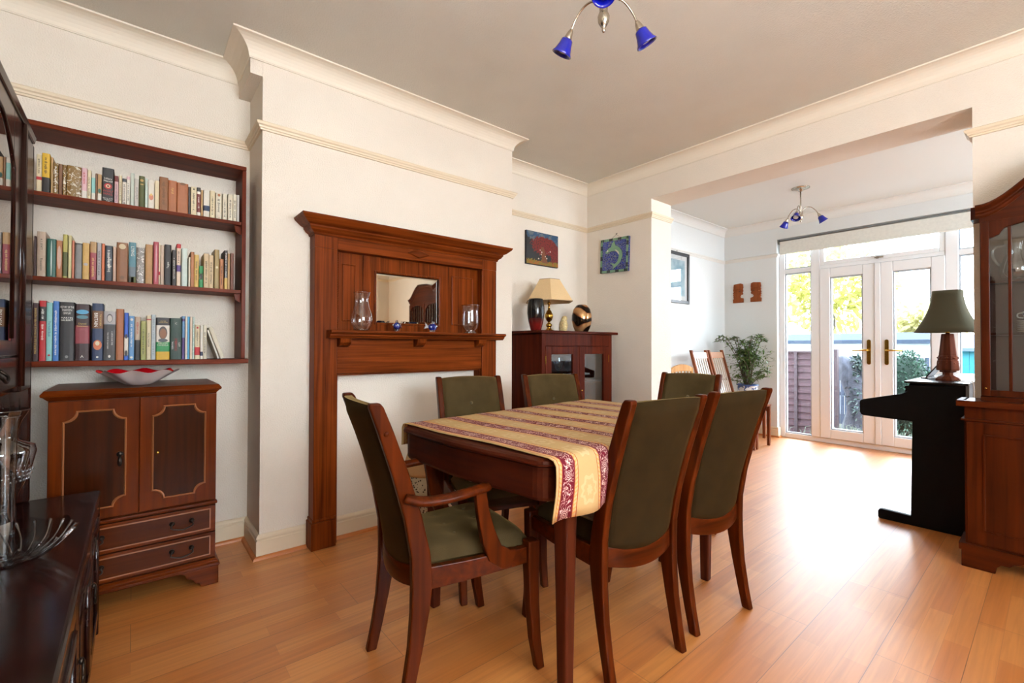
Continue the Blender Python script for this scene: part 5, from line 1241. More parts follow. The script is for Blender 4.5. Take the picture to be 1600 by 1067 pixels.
# two carved wooden heads
def carved(x0, flip, label):
    t = thing('wall_carving', label, 'carving', (x0, YF, 1.715), group='carved heads on the far wall')
    pr = [(-0.060,-0.118),(0.062,-0.118),(0.062,-0.066),(0.030,-0.058),(0.024,-0.040),(0.034,-0.030),(0.030,-0.022),(0.052,-0.020),(0.058,-0.006),(0.050,0.010),(0.060,0.024),(0.054,0.050),(0.060,0.066),(0.056,0.110),(0.030,0.120),(-0.050,0.112),(-0.056,0.066),(-0.050,0.050),(-0.058,0.034),(-0.052,0.016),(-0.062,0.002),(-0.052,-0.010),(-0.062,-0.022),(-0.052,-0.034),(-0.058,-0.05),(-0.048,-0.066),(-0.062,-0.074)]
    if flip: pr = [(-a, b) for a, b in pr][::-1]
    MB().prism(pr, 'y', -0.026, -0.002).build('head', CARV, t, bevel=0.003)
    MB().box(-0.056, 0.056, -0.032, -0.025, 0.040, 0.054).build('headband', CARV, t, bevel=0.002)
    s_ = -1 if flip else 1
    for k in range(4): MB().ball((-0.036*s_, -0.027, 0.03-0.024*k), 0.012, 0.006, 0.009, 8, 6).build('carved_curl', CARV, t)
    MB().prism([(s_*0.012, 0.022), (s_*0.034, 0.026), (s_*0.036, 0.018), (s_*0.014, 0.014)], 'y', -0.029, -0.024).build('eye', plain('carving_shadow', (70, 34, 20), 0.7), t)
carved(-2.541, False, 'carved wooden profile head facing right, left one of the pair on the far wall')
carved(-2.331, True, 'carved wooden profile head facing left, right one of the pair on the far wall')

# ------------------------------------------------------------------ pendant lights
BLUEG = plain('cobalt_shade', (14, 22, 150), 0.12, coat=0.5)
def pendant(x, y, cz, rz, label, e=0.0):
    t = thing('pendant_light', label, 'ceiling light', (x, y, cz), rz, 'three-armed pendant lights')
    MB().lathe([(0.075, 0.0), (0.074, -0.004), (0.045, -0.012), (0.022, -0.016), (0.020, -0.030), (0.008, -0.036)], (0, 0, 0), 28).build('ceiling_plate', CHROME, t)
    MB().tube([(0, 0, -0.03), (0, 0, -0.27-e)], 0.006, 10).build('rod', CHROME, t)
    MB().lathe([(0.004, -0.245), (0.018, -0.250), (0.022, -0.262), (0.020, -0.280), (0.012, -0.296), (0.006, -0.302), (0.007, -0.310), (0.004, -0.318), (0.001, -0.320)], (0, 0, -e), 20).build('hub', CHROME, t)
    for k in range(3):
        a = 2*PI*k/3; ca, sa = math.cos(a), math.sin(a)
        pr = catmull([(0.012, -0.262), (0.016, -0.215), (0.045, -0.182), (0.085, -0.184), (0.122, -0.215), (0.143, -0.248)], 5)
        ar = MB().tube([(q[0]*ca, q[0]*sa, q[1]-e) for q in pr], 0.0042, 8).build('arm', CHROME, t)
        d = Vector((0.52*ca, 0.52*sa, -0.85)).normalized(); p0 = Vector((0.140*ca, 0.140*sa, -0.243-e))
        M = d.to_track_quat('Z', 'Y').to_matrix().to_4x4()
        MB().lathe([(0.005, 0), (0.010, 0.010), (0.015, 0.030), (0.017, 0.040), (0.004, 0.041)], tuple(p0), 18, M).build('lamp_holder', CHROME, ar)
        MB().lathe([(0.016, 0.034), (0.022, 0.040), (0.026, 0.060), (0.034, 0.082), (0.040, 0.092)], tuple(p0), 24, M, cap=False).build('glass_shade', BLUEG, ar, solid=0.002)
        MB().lathe([(0.010, 0.042), (0.020, 0.072), (0.021, 0.080), (0.014, 0.084), (0.001, 0.085)], tuple(p0), 16, M).build('bulb', plain('bulb_glass', (214, 216, 222), 0.25), ar)
    return t
pendant(-1.062, 1.318, CZ, math.radians(-51), 'three-armed nickel pendant with blue glass shades over the dining table', 0.034)
pendant(-1.527, 4.762, CZX, math.radians(36), 'three-armed nickel pendant with blue glass shades in the extension by the garden doors')

# ------------------------------------------------------------------ piano, its lamp and stand
pn = thing('digital_piano', 'black digital piano seen from its end, standing in the opening to the extension', 'piano', (-0.50, 4.20, 0))
PY_0, PY_1 = 3.535, 4.90
endp = [(-0.330, 0), (-0.330, 0.838), (-0.588, 0.822), (-0.592, 0.806), (-0.575, 0.800), (-0.582, 0.786), (-0.605, 0.772), (-0.795, 0.722), (-0.806, 0.714), (-0.810, 0.700), (-0.808, 0.640), (-0.802, 0.628), (-0.788, 0.622), (-0.556, 0.612), (-0.566, 0.055), (-0.700, 0.060), (-0.714, 0.056), (-0.720, 0.044), (-0.720, 0.010), (-0.714, 0)]
for a in (PY_0, PY_1-0.03): MB().prism(endp, 'y', a, a+0.03).build('end_panel', BLACKP, pn, w=True, bevel=0.003)
MB().box(-0.592, -0.318, PY_0-0.004, PY_1+0.004, 0.838, 0.850).build('top', BLACKT, pn, w=True, bevel=0.003)
MB().box(-0.352, -0.338, PY_0+0.03, PY_1-0.03, 0.05, 0.838).build('back_panel', plain('grey_back_board', (92, 92, 96), 0.6), pn, w=True)
MB().box(-0.352, -0.318, PY_0+0.002, PY_0+0.028, 0.02, 0.838).build('back_edge', plain('grey_back_board', (92, 92, 96), 0.6), pn, w=True)
MB().box(-0.790, -0.352, PY_0+0.03, PY_1-0.03, 0.640, 0.668).build('key_bed', BLACKP, pn, w=True)
MB().box(-0.780, -0.640, PY_0+0.07, PY_1-0.07, 0.668, 0.690).build('white_keys', plain('piano_ivory', (236, 234, 226), 0.3), pn, w=True)
bkm = MB()
for k in range(36):
    if k % 7 in (2, 6): continue
    yk = PY_0+0.08+k*0.0325; bkm.box(-0.735, -0.640, yk+0.011, yk+0.022, 0.690, 0.701)
bkm.build('black_keys', BLACKP, pn, w=True)
MB().prism([(-0.600, 0.700), (-0.640, 0.720), (-0.590, 0.786), (-0.57, 0.838), (-0.352, 0.838), (-0.352, 0.668), (-0.600, 0.668)], 'y', PY_0+0.03, PY_1-0.03).build('fallboard', BLACKP, pn, w=True)
MB().box(-0.556, -0.536, PY_0+0.03, PY_1-0.03, 0.10, 0.640).build('front_panel', BLACKP, pn, w=True)
lp = thing('carved_lamp', 'table lamp with a carved wooden base and dark bell shade on the piano', 'lamp', (-0.430, 3.79, 0.850))
rg = []
for hw_, z in ((0.050, 0), (0.050, 0.010), (0.040, 0.022), (0.022, 0.034), (0.022, 0.048), (0.034, 0.052), (0.034, 0.060), (0.046, 0.062), (0.047, 0.072), (0.043, 0.12), (0.040, 0.122), (0.041, 0.128), (0.038, 0.15), (0.036, 0.152), (0.036, 0.158), (0.026, 0.278), (0.024, 0.282), (0.006, 0.283)):
    r = hw_*1.16; rg.append([(r*math.cos(2*PI*k/8+PI/8), r*math.sin(2*PI*k/8+PI/8), z) for k in range(8)])
MB().rings(rg, smooth=False).build('carved_base', LAMPW, lp, bevel=0.002)
cr_ = MB()
for k in range(8):
    a = 2*PI*k/8
    for z in (0.085, 0.105, 0.137): cr_.ball((0.042*math.cos(a), 0.042*math.sin(a), z), 0.009, 0.009, 0.006, 6, 4)
cr_.build('carved_relief', LAMPW, lp)
MB().lathe([(0.010, 0.282), (0.010, 0.30), (0.006, 0.305), (0.006, 0.33)], (0, 0, 0), 12).build('lamp_holder', BRASS, lp)
rg = []
for q in range(11):
    t_ = q/10; z = 0.292+0.25*t_; r = 0.068+0.084*(1-t_)**1.9
    ring = []
    for k in range(48):
        a = 2*PI*k/48; sq = 1/max(abs(math.cos(a)), abs(math.sin(a))); rr_ = r*(0.55+0.45*min(sq, 1.30))
        ring.append((rr_*math.cos(a), rr_*math.sin(a), z))
    rg.append(ring)
MB().rings(rg, cap=False).build('lamp_shade', plain('olive_silk_shade', (78, 76, 58), 0.8, sheen=0.3), lp, solid=0.002)
ms = thing('music_stand_rest', 'dark flat music rest tilted up on the piano beside the lamp', 'music rest', (-0.54, 4.02, 0.850))
MB().beam((-0.545, 4.02, 0.858), (-0.475, 4.02, 0.958), 0.26, 0.007, (1, 0, 0)).build('rest_plate', plain('dark_plate', (44, 42, 48), 0.4), ms, w=True)
MB().box(-0.570, -0.535, 3.89, 4.15, 0.850, 0.858).build('rest_base', BLACKT, ms, w=True, bevel=0.002)
cb_ = MB().tube(catmull([(-0.40, 3.78, 0.853), (-0.35, 3.72, 0.853), (-0.325, 3.68, 0.852), (-0.311, 3.66, 0.842), (-0.309, 3.64, 0.70), (-0.308, 3.63, 0.4), (-0.306, 3.63, 0.06)], 5), 0.0025, 6).build('lamp_cable', plain('pale_cable', (190, 170, 150), 0.5))
tag(cb_, 'thin pale lamp cable running over the piano top and down its back', 'cable')

# ------------------------------------------------------------------ display cabinet on the right
DX0, DX1, DF = -0.300, 1.200, 3.085
dc = thing('display_cabinet', 'tall mahogany display cabinet with glazed upper doors at the right edge', 'display cabinet', (0.45, 3.18, 0))
DB = YB-0.034
MB().box(DX0+0.006, DX1-0.006, DF+0.008, DB, 0.10, 0.768).build('base_carcass', DCZ, dc, w=True)
edge = [(-0.02, 0.768), (0.004, 0.768), (0.010, 0.774), (0.012, 0.780), (0.016, 0.786), (0.016, 0.792), (0.010, 0.796), (-0.02, 0.796)]
MB().sweep(edge, [(DX0, DB), (DX0, DF), (DX1, DF), (DX1, DB)], side=-1).box(DX0, DX1, DF, DB, 0.770, 0.796).build('worktop', DCX, dc, w=True)
MB().sweep([(-0.02, 0.080), (0.010, 0.080), (0.012, 0.095), (0.006, 0.105), (0.002, 0.112), (-0.02, 0.112)], [(DX0+0.004, DB), (DX0+0.004, DF+0.006), (DX1-0.004, DF+0.006), (DX1-0.004, DB)], side=-1).build('base_moulding', DCX, dc, w=True)
MB().sweep([(-0.01, 0.700), (0.003, 0.700), (0.006, 0.704), (0.003, 0.708), (-0.01, 0.708)], [(DX0+0.004, DB), (DX0+0.004, DF+0.006), (DX1-0.004, DF+0.006), (DX1-0.004, DB)], side=-1).build('frieze_bead', DCX, dc, w=True)
ft = [(DX0-0.008, 0), (DX0-0.008, 0.082), (DX0+0.20, 0.082), (DX0+0.185, 0.066), (DX0+0.165, 0.060), (DX0+0.15, 0.044), (DX0+0.125, 0.046), (DX0+0.11, 0.030), (DX0+0.105, 0)]
MB().prism(ft, 'y', DF-0.008, DF+0.016).build('bracket_foot', DCX, dc, w=True, bevel=0.003)
MB().prism([(DX0+DX1-x, z) for x, z in ft], 'y', DF-0.008, DF+0.016).build('bracket_foot', DCX, dc, w=True, bevel=0.003)
for xx in (DX0-0.008, DX1-0.012): MB().box(xx, xx+0.020, DF+0.016, DB, 0, 0.082).build('side_foot', DCX, dc, w=True)
for x0, x1 in ((DX0+0.012, 0.185), (0.195, 0.705), (0.715, DX1-0.012)):
    d_ = MB().box(x0, x1, DF+0.002, DF+0.010, 0.118, 0.694).build('base_door', DCZ, dc, w=True, bevel=0.002)
    m_ = MB(); i0, i1, k0, k1 = x0+0.055, x1-0.055, 0.180, 0.640
    for q in ((i0, i0+0.008, k0, k1), (i1-0.008, i1, k0, k1), (i0, i1, k0, k0+0.008), (i0, i1, k1-0.008, k1)): m_.box(q[0], q[1], DF-0.003, DF+0.002, q[2], q[3])
    m_.build('door_moulding', DCZ, d_, w=True, bevel=0.002)
    MB().ball((x1-0.028, DF-0.006, 0.42), 0.010, 0.010, 0.010, 12, 8).build('knob', BRASS, d_, w=True)
# glazed top
HX0, HX1, HF = -0.243, 1.143, 3.150
for x in (HX0, HX1-0.018): MB().box(x, x+0.018, HF+0.02, DB, 0.796, 1.715).build('hutch_side', DCZ, dc, w=True)
MB().box(HX0, HX1, DB-0.008, DB, 0.796, 1.74).build('hutch_back', plain('hutch_back_board', (72, 38, 22), 0.6, noise=0.1), dc, w=True)
for z in (1.120, 1.372): MB().box(HX0+0.018, HX1-0.018, HF+0.03, DB-0.008, z-0.012, z).build('hutch_shelf', DCX, dc, w=True)
MB().box(HX0, HX1, HF, DB, 0.796, 0.815).build('hutch_floor', DCX, dc, w=True)
def ogee(x, lo, hi):
    c = 0.45; u = abs(x-c)
    if u > 0.69: return lo
    if u > 0.40:
        t_ = (0.69-u)/0.29; return lo+(hi-lo)*(3*t_*t_-2*t_**3)
    return hi+0.012*math.sin(PI*(u-0.15)/0.5) if u > 0.15 else hi-0.045*(1-u/0.15)**1.5
nx_ = 60; px_ = [HX0-0.012+(HX1-HX0+0.024)*i/nx_ for i in range(nx_+1)]
MB().prism([(HX0, 1.655), (HX1, 1.655)]+[(x, ogee(x, 1.705, 1.885)) for x in [HX0+(HX1-HX0)*(1-i/nx_) for i in range(nx_+1)]], 'y', HF, HF+0.02).build('pediment_board', DCX, dc, w=True)
cpro = [(0.0, -0.055), (0.004, -0.055), (0.008, -0.044), (0.008, -0.036), (0.016, -0.030), (0.016, -0.022), (0.028, -0.008), (0.032, 0.0), (0.032, 0.006), (-0.03, 0.006), (-0.03, -0.055)]
rings = []
for x in px_: rings.append([(x, HF-o_, ogee(x, 1.730, 1.912)+z) for o_, z in cpro])
cm = MB().rings(rings, smooth=False)
cm.sweep([(o_, 1.730+z) for o_, z in cpro], [(HX0, DB), (HX0, HF+0.01)], side=-1).sweep([(o_, 1.730+z) for o_, z in cpro], [(HX1, HF+0.01), (HX1, DB)], side=-1)
cm.build('pediment_cornice', DCX, dc, w=True)
for x0, x1 in ((HX0+0.004, 0.215), (0.225, 0.675), (0.685, HX1-0.004)):
    c0 = 0.030; xm = (x0+x1)/2
    zt = 1.655
    dm_ = MB().box(x0, x0+c0, HF-0.014, HF+0.006, 0.818, zt).box(x1-c0, x1, HF-0.014, HF+0.006, 0.818, zt).box(x0+c0, x1-c0, HF-0.014, HF+0.006, 0.818, 0.848)
    # shaped head of the glazing
    n = 24; hd = [(x0+c0, zt), (x1-c0, zt)]
    for i in range(n+1):
        u = 1-2*i/n; hd.append((xm+u*(x1-x0-2*c0)/2, 1.590+0.048*max(0.0, 1-abs(u)**2.2)-(0.02 if abs(u) > 0.82 else 0)))
    dm_.prism(hd, 'y', HF-0.014, HF+0.006)
    d_ = dm_.build('glazed_door', DCZ, dc, w=True, bevel=0.002)
    gb_ = MB()
    for k in (1, 2, 3, 4, 5):
        xx = x0+c0+(x1-x0-2*c0)*k/6
        gb_.box(xx-0.006, xx+0.006, HF-0.012, HF-0.002, 0.846, 1.632)
    gb_.build('glazing_bars', DCZ, d_, w=True, bevel=0.002)
    MB().box(x0+c0-0.004, x1-c0+0.004, HF-0.001, HF+0.001, 0.842, 1.640).build('door_glass', glass('display_glass', (0.80, 0.82, 0.82), 0.0, 1.5, 1.2, 0.02), d_, w=True)
    MB().ball((x0+c0*0.5, HF-0.017, 0.855), 0.005, 0.004, 0.005, 8, 6).build('escutcheon', BRASS, d_, w=True)
jg = thing('glass_jug', 'clear glass jug with a handle on the upper shelf of the display cabinet', 'jug', (-0.125, 3.205, 1.372))
MB().lathe([(0.030, 0.0), (0.050, 0.008), (0.058, 0.04), (0.052, 0.08), (0.038, 0.12), (0.036, 0.15), (0.044, 0.185)], (0, 0, 0), 28, cap=False).build('jug_body', CUT, jg)
MB().tube(catmull([(-0.040, 0, 0.165), (-0.068, 0, 0.160), (-0.078, 0, 0.13), (-0.066, 0, 0.09), (-0.050, 0, 0.07)], 5), 0.006, 8).build('handle', CUT, jg)
PLT = plain('white_china', (226, 226, 222), 0.2, coat=0.4)
for k in range(6):
    p_ = MB().lathe([(0.020, 0), (0.026, 0.0015), (0.040, 0.006), (0.043, 0.009), (0.038, 0.007), (0.002, 0.004)], (0, 0, 0), 24).build('plate', PLT)
    p_.location = (-0.085, 3.205, 1.120+0.0095*k)
    tag(p_, ['bottom plate of the stack of white plates in the display cabinet', 'second plate from the bottom of the white stack in the display cabinet', 'third plate from the bottom of the white stack in the display cabinet', 'fourth plate from the bottom of the white stack in the display cabinet', 'second plate from the top of the white stack in the display cabinet', 'top plate of the stack of white plates in the display cabinet'][k], 'plate', 'white plates in the display cabinet')
def teacup(x, z, label):
    cu_ = thing('tea_cup', label, 'cup', (x, 3.205, z), group='china in the display cabinet')
    MB().lathe([(0.016, 0), (0.020, 0.004), (0.027, 0.02), (0.030, 0.042), (0.0285, 0.042), (0.025, 0.02), (0.002, 0.006)], (0, 0, 0), 24).build('cup_body', PLT, cu_)
    MB().lathe([(0.0285, 0.024), (0.0305, 0.030), (0.0300, 0.034)], (0, 0, 0), 24, cap=False).build('blue_band', plain('blue_band', (40, 60, 120), 0.3), cu_)
    MB().tube(catmull([(-0.028, 0, 0.036), (-0.044, 0, 0.032), (-0.044, 0, 0.016), (-0.026, 0, 0.012)], 4), 0.003, 8).build('handle', PLT, cu_)
teacup(-0.078, 1.120+0.0095*5+0.0095, 'blue-banded white cup on top of the plate stack in the display cabinet')

# ------------------------------------------------------------------ chairs and plant in the extension
def slat_chair(x, y, label):
    """faces +X, reclined tall slatted back; origin under the seat"""
    t = thing('slatted_chair', label, 'chair', (x, y, 0), 0, 'tall slatted chairs in the extension')
    w = 0.155
    def bx(z): return -0.175-0.16*max(0, (z-0.42))/0.6
    for s in (-1, 1):
        MB().rings([[(bx(z)-d/2, s*w-0.013, z), (bx(z)+d/2, s*w-0.013, z), (bx(z)+d/2, s*w+0.013, z), (bx(z)-d/2, s*w+0.013, z)] for z, d in ((0, .03), (0.42, .036), (0.7, .034), (1.015, .030))], smooth=False).build('back_post', SLATW, t, bevel=0.003)
        MB().bar([(0.175, s*w, 0, .028, .028), (0.175, s*w, 0.42, .034, .034)]).build('front_leg', SLATW, t, bevel=0.003)
        MB().box(-0.165, 0.165, s*w-0.010, s*w+0.010, 0.365, 0.415).build('side_rail', SLATW, t)
    for z0, z1 in ((0.925, 0.992), (0.50, 0.535)):
        MB().rings([[(bx(z)-0.010, -w+0.012, z), (bx(z)+0.010, -w+0.012, z), (bx(z)+0.010, w-0.012, z), (bx(z)-0.010, w-0.012, z)] for z in (z0, z1)], smooth=False).build('crest_rail' if z0 > 0.8 else 'lower_rail', plain('glare_crest', (196, 150, 122), 0.25, coat=0.5) if z0 > 0.8 else SLATW, t, bevel=0.003)  # crest paler than the posts, window glare put into its colour
    for k in range(6):
        yy = -w+0.040+(2*w-0.08)*k/5
        MB().rings([[(bx(z)-0.004, yy-0.0095, z), (bx(z)+0.004, yy-0.0095, z), (bx(z)+0.004, yy+0.0095, z), (bx(z)-0.004, yy+0.0095, z)] for z in (0.535, 0.925)], smooth=False).build('slat', plain('pale_slat', (206, 184, 166), 0.25, coat=0.6), t)  # slat wood lightened, reflected window glare painted into the colour
    MB().box(-0.185, 0.195, -w-0.02, w+0.02, 0.42, 0.442).build('seat', SLATW, t, bevel=0.005)
    return t
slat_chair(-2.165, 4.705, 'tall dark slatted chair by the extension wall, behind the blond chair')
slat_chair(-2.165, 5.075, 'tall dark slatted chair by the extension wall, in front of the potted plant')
wc = thing('pine_chair', 'low blond wooden chair with an arched slatted back in the extension', 'chair', (-2.12, 4.00, 0)); wc.scale = (1, 1.3, 1.075)
ar = []
for i in range(13):
    u = -1+i/6; z = 0.775+0.030*(1-u*u); yy = 0.135*u
    ar.append([(-0.012-0.17, yy, z-0.022-0.02*(1-u*u)), (0.010-0.17, yy, z-0.022-0.02*(1-u*u)), (0.010-0.17, yy, z+0.018), (-0.012-0.17, yy, z+0.018)])
MB().rings(ar, smooth=False).build('crest_rail', PINE, wc, bevel=0.004)
for s in (-1, 1):
    MB().tube([(-0.17, s*0.138, 0), (-0.165, s*0.138, 0.42), (-0.17, s*0.142, 0.79)], [0.014, 0.017, 0.014], 10).build('back_post', PINE, wc)
    MB().tube([(0.165, s*0.15, 0), (0.155, s*0.145, 0.42)], [0.013, 0.018], 10).build('front_leg', PINE, wc)
for k in range(5): MB().tube([(-0.172, -0.09+0.045*k, 0.44), (-0.172, -0.09+0.045*k, 0.765)], 0.006, 8).build('spindle', PINE, wc)
MB().box(-0.18, 0.185, -0.165, 0.165, 0.418, 0.442).build('seat', PINE, wc, bevel=0.008)
ps = thing('plant_stand', 'low wooden side table holding the potted plant by the garden wall', 'table', (-2.30, 5.455, 0))
MB().box(-2.440, -2.160, 5.300, 5.620, 0.425, 0.450).build('tabletop', plain('pale_tabletop', (196, 170, 140), 0.3, coat=0.4), ps, w=True, bevel=0.004)
for x in (-2.42, -2.18):
    for y in (5.32, 5.60): MB().bar([(x, y, 0, .028, .028), (x, y, 0.425, .034, .034)]).build('leg', SLATW, ps, w=True, bevel=0.003)
pl = thing('potted_plant', 'leafy green plant in a blue and white china pot on the low table', 'plant', (-2.30, 5.45, 0.450))
def potm(N, L, tc):
    t = N.new('ShaderNodeTexNoise'); t.inputs['Scale'].default_value = 26; L.new(tc.outputs['Object'], t.inputs['Vector'])
    s = N.new('ShaderNodeSeparateXYZ'); L.new(tc.outputs['Object'], s.inputs[0])
    rim = nmath(N, L, 'MAXIMUM', nmath(N, L, 'GREATER_THAN', s.outputs['Z'], 0.158), nmath(N, L, 'LESS_THAN', s.outputs['Z'], 0.02))
    return nmix(N, L, nmath(N, L, 'MAXIMUM', nmath(N, L, 'GREATER_THAN', t.outputs[0], 0.56), rim), lin((226, 230, 232)), lin((70, 96, 150)))
MB().lathe([(0.070, 0), (0.074, 0.006), (0.098, 0.06), (0.108, 0.12), (0.106, 0.155), (0.116, 0.160), (0.116, 0.172), (0.104, 0.172), (0.100, 0.150), (0.003, 0.150)], (0, 0, 0), 32).build('pot', pic('blue_white_pot', potm, 0.2), pl)
LEAF = plain('leaf_green', (98, 122, 70), 0.25, noise=0.45, nscale=40)
def leaf(m, p, d, up, l, w):
    d = Vector(d).normalized(); s = d.cross(Vector(up)); s = s.normalized() if s.length > 1e-3 else Vector((1, 0, 0)); n = s.cross(d)
    p = Vector(p)
    m.add([p, p+d*l*0.45+s*w/2+n*0.1*l, p+d*l-n*0.08*l, p+d*l*0.45-s*w/2+n*0.1*l, p+d*l*0.5+n*0.02*l], [(0, 1, 4), (1, 2, 4), (2, 3, 4), (3, 0, 4)], True)
rnd = random.Random(3)
st = MB(); lf = MB()
for i in range(34):
    a = rnd.uniform(0, 2*PI); sp = rnd.uniform(0.04, 0.30)*(0.6 if rnd.random() < 0.4 else 1.0); hgt = rnd.uniform(0.24, 0.62)
    if i % 6 == 0: hgt = rnd.uniform(0.05, 0.2); sp = 0.24
    pts = catmull([(0.03*math.cos(a), 0.03*math.sin(a), 0.145), (sp*0.4*math.cos(a+0.3), sp*0.4*math.sin(a+0.3), 0.15+hgt*0.55), (sp*0.8*math.cos(a), sp*0.8*math.sin(a), 0.15+hgt*0.95), (sp*1.08*math.cos(a), sp*1.08*math.sin(a), 0.15+hgt*0.92)], 5)
    pts = [p_ for p_ in pts]
    st.tube(pts, [0.004]*len(pts), 5)
    for k in range(5, len(pts)):
        for q in range(4):
            an = rnd.uniform(0, 2*PI); dd = (math.cos(an), math.sin(an), rnd.uniform(-0.5, 0.7))
            leaf(lf, pts[k], dd, (0, 0, 1), rnd.uniform(0.04, 0.075), rnd.uniform(0.014, 0.024))
for i in range(620):
    v = Vector((rnd.gauss(0, 1), rnd.gauss(0, 1), rnd.gauss(0, 1))).normalized()*rnd.uniform(0.25, 1.0)
    p_ = (v.x*0.24+0.03, v.y*0.24, 0.43+v.z*0.24)
    leaf(lf, p_, (v.x+rnd.uniform(-1, 1), v.y+rnd.uniform(-1, 1), v.z*0.5+rnd.uniform(-0.6, 0.8)), (0, 0, 1), rnd.uniform(0.035, 0.065), rnd.uniform(0.014, 0.022))
st.build('stems', plain('plant_stem', (84, 70, 44), 0.7), pl); lf.build('foliage', LEAF, pl)
MB().lathe([(0.002, 0.149), (0.1, 0.149), (0.1, 0.153), (0.002, 0.155)], (0, 0, 0), 24).build('soil', plain('soil', (48, 36, 28), 0.95), pl)

# ------------------------------------------------------------------ garden
struct(MB().box(-14, 8, 6.0, 40, -0.42, -0.30).build('garden_ground', plain('garden_soil', (64, 64, 54), 0.95, noise=0.4, nscale=3)), 'rough garden ground outside the doors', 'ground')
struct(MB().box(-3.2, 0.4, 6.0, 6.9, -0.30, -0.10).build('trim_6', plain('garden_paving', (120, 114, 108), 0.9, noise=0.15)), 'paved step outside the garden doors', 'paving')
fnm = lambda N, L, tc: None
FEN = plain('fence_board', (54, 32, 37), 0.85, noise=0.25, nscale=18); FENP = plain('fence_post', (52, 38, 42), 0.85)
fe = thing('garden_fence', 'weathered reddish lapped board fence seen through the left side light', 'fence', (-3.2, 7.4, -0.30))
pxs = [-4.75, -3.83, -2.91, -1.97]
for k, (a, b) in enumerate(zip(pxs, pxs[1:])):
    pm_ = MB()
    for j in range(13):
        z = -0.26+0.096*j; sag = 0.012
        rr = []
        for i in range(9):
            u = i/8; x = a+0.05+(b-a-0.10)*u; dz = -sag*math.sin(PI*u)+0.006*math.sin(7*u+j)
            rr.append([(x, 7.395-0.012, z+dz), (x, 7.395, z+dz), (x, 7.412, z+dz+0.104), (x, 7.406, z+dz+0.104)])
        pm_.rings(rr, smooth=False)
    p_ = pm_.build('lapped_panel', FEN, fe, w=True)
    bt_ = MB()
    for f in (0.0, 0.5, 1.0): x = a+0.06+(b-a-0.12)*f; bt_.box(x-0.018, x+0.018, 7.365, 7.385, -0.28, 0.975)
    bt_.build('batten', FENP, p_, w=True)
    MB().box(a+0.04, b-0.04, 7.36, 7.43, 0.975, 0.995).build('capping', FENP, p_, w=True)
for x in pxs: MB().box(x-0.04, x+0.04, 7.36, 7.44, -0.30, 1.02).build('post', FENP, fe, w=True)
def leafball(name, c, r, n, size, mat, parent, seed=1, shell=0.75, flat=1.0, w=True):
    rn = random.Random(seed); m = MB()
    for i in range(n):
        while True:
            v = Vector((rn.uniform(-1, 1), rn.uniform(-1, 1), rn.uniform(-1, 1)))
            if 0.1 < v.length <= 1: break
        v = v.normalized()*rn.uniform(shell, 1.0)
        p_ = (c[0]+v.x*r[0], c[1]+v.y*r[1], c[2]+v.z*r[2])
        d = Vector((v.x+rn.uniform(-.9, .9), v.y+rn.uniform(-.9, .9), v.z+rn.uniform(-.9, .9)))
        leaf(m, p_, d, (rn.uniform(-1, 1), rn.uniform(-1, 1), 1), size*rn.uniform(0.7, 1.4), size*0.5)
    return m.build(name, mat, parent, w=w)
tp_ = thing('topiary_bush', 'rounded dark green clipped bush beyond the right garden door', 'bush', (-1.36, 8.2, -0.30))
BUSHM = plain('bush_green', (34, 62, 44), 0.6, noise=0.4, nscale=25)
MB().ball((-1.36, 8.2, 0.42), 0.25, 0.25, 0.52, 18, 12).build('inner_twigs', plain('bush_dark', (22, 38, 28), 0.9), tp_, w=True)
leafball('foliage', (-1.36, 8.2, 0.42), (0.30, 0.30, 0.58), 2600, 0.045, BUSHM, tp_, 5, 0.86)
MB().tube([(-1.36, 8.2, -0.30), (-1.36, 8.2, 0.0)], 0.05, 8).build('trunk', plain('bark', (70, 62, 58), 0.95, noise=0.3, nscale=20), tp_, w=True)
sp_ = thing('tree_stump', 'thick gnarled tree stump with ivy beyond the left garden door', 'stump', (-1.80, 7.75, -0.30))
rr = []
for z, r, ox in ((-0.30, .26, 0), (-0.1, .20, .0), (0.15, .17, .01), (0.40, .16, .0), (0.60, .17, -.03), (0.76, .12, -.09), (0.90, .07, -.17), (0.93, .03, -.19)):
    rr.append([(-1.78+ox+r*math.cos(2*PI*k/16)*(1+0.14*math.sin(3*2*PI*k/16+z*5)), 7.75+r*math.sin(2*PI*k/16)*(1+0.14*math.cos(4*2*PI*k/16)), z) for k in range(16)])
BARK = plain('bark_grey', (66, 66, 74), 0.95, noise=0.35, nscale=14, bump=0.6, bscale=40)
MB().rings(rr).tube(catmull([(-1.78, 7.72, 0.5), (-1.66, 7.70, 0.72), (-1.62, 7.70, 0.90)], 5), 0.075, 10).build('trunk', BARK, sp_, w=True)
IVY = plain('ivy_leaf', (46, 62, 54), 0.5, noise=0.4, nscale=30)
leafball('ivy', (-1.68, 7.70, 0.35), (0.20, 0.20, 0.55), 700, 0.06, IVY, sp_, 9, 0.7)
leafball('ivy_crown', (-1.70, 7.72, 0.84), (0.16, 0.14, 0.12), 300, 0.06, IVY, sp_, 11, 0.5)
gs = thing('grass_clump', 'straggly clump of pale grass below the tree stump', 'grass', (-1.62, 7.35, -0.30))
rn = random.Random(4); gm = MB()
for i in range(420):
    x = -1.62+rn.gauss(0, 0.28); y = 7.35+rn.gauss(0, 0.08); a = rn.uniform(0, 2*PI); h = rn.uniform(0.12, 0.36); l = rn.uniform(0.03, 0.16)
    gm.tube([(x, y, -0.30), (x+l*0.4*math.cos(a), y+l*0.4*math.sin(a), -0.30+h*0.8), (x+l*1.2*math.cos(a), y+l*1.2*math.sin(a), -0.30+h*0.85)], [0.004, 0.003, 0.001], 4)
gm.build('blades', plain('dry_grass', (96, 104, 88), 0.8, noise=0.3), gs, w=True)['kind'] = 'stuff'
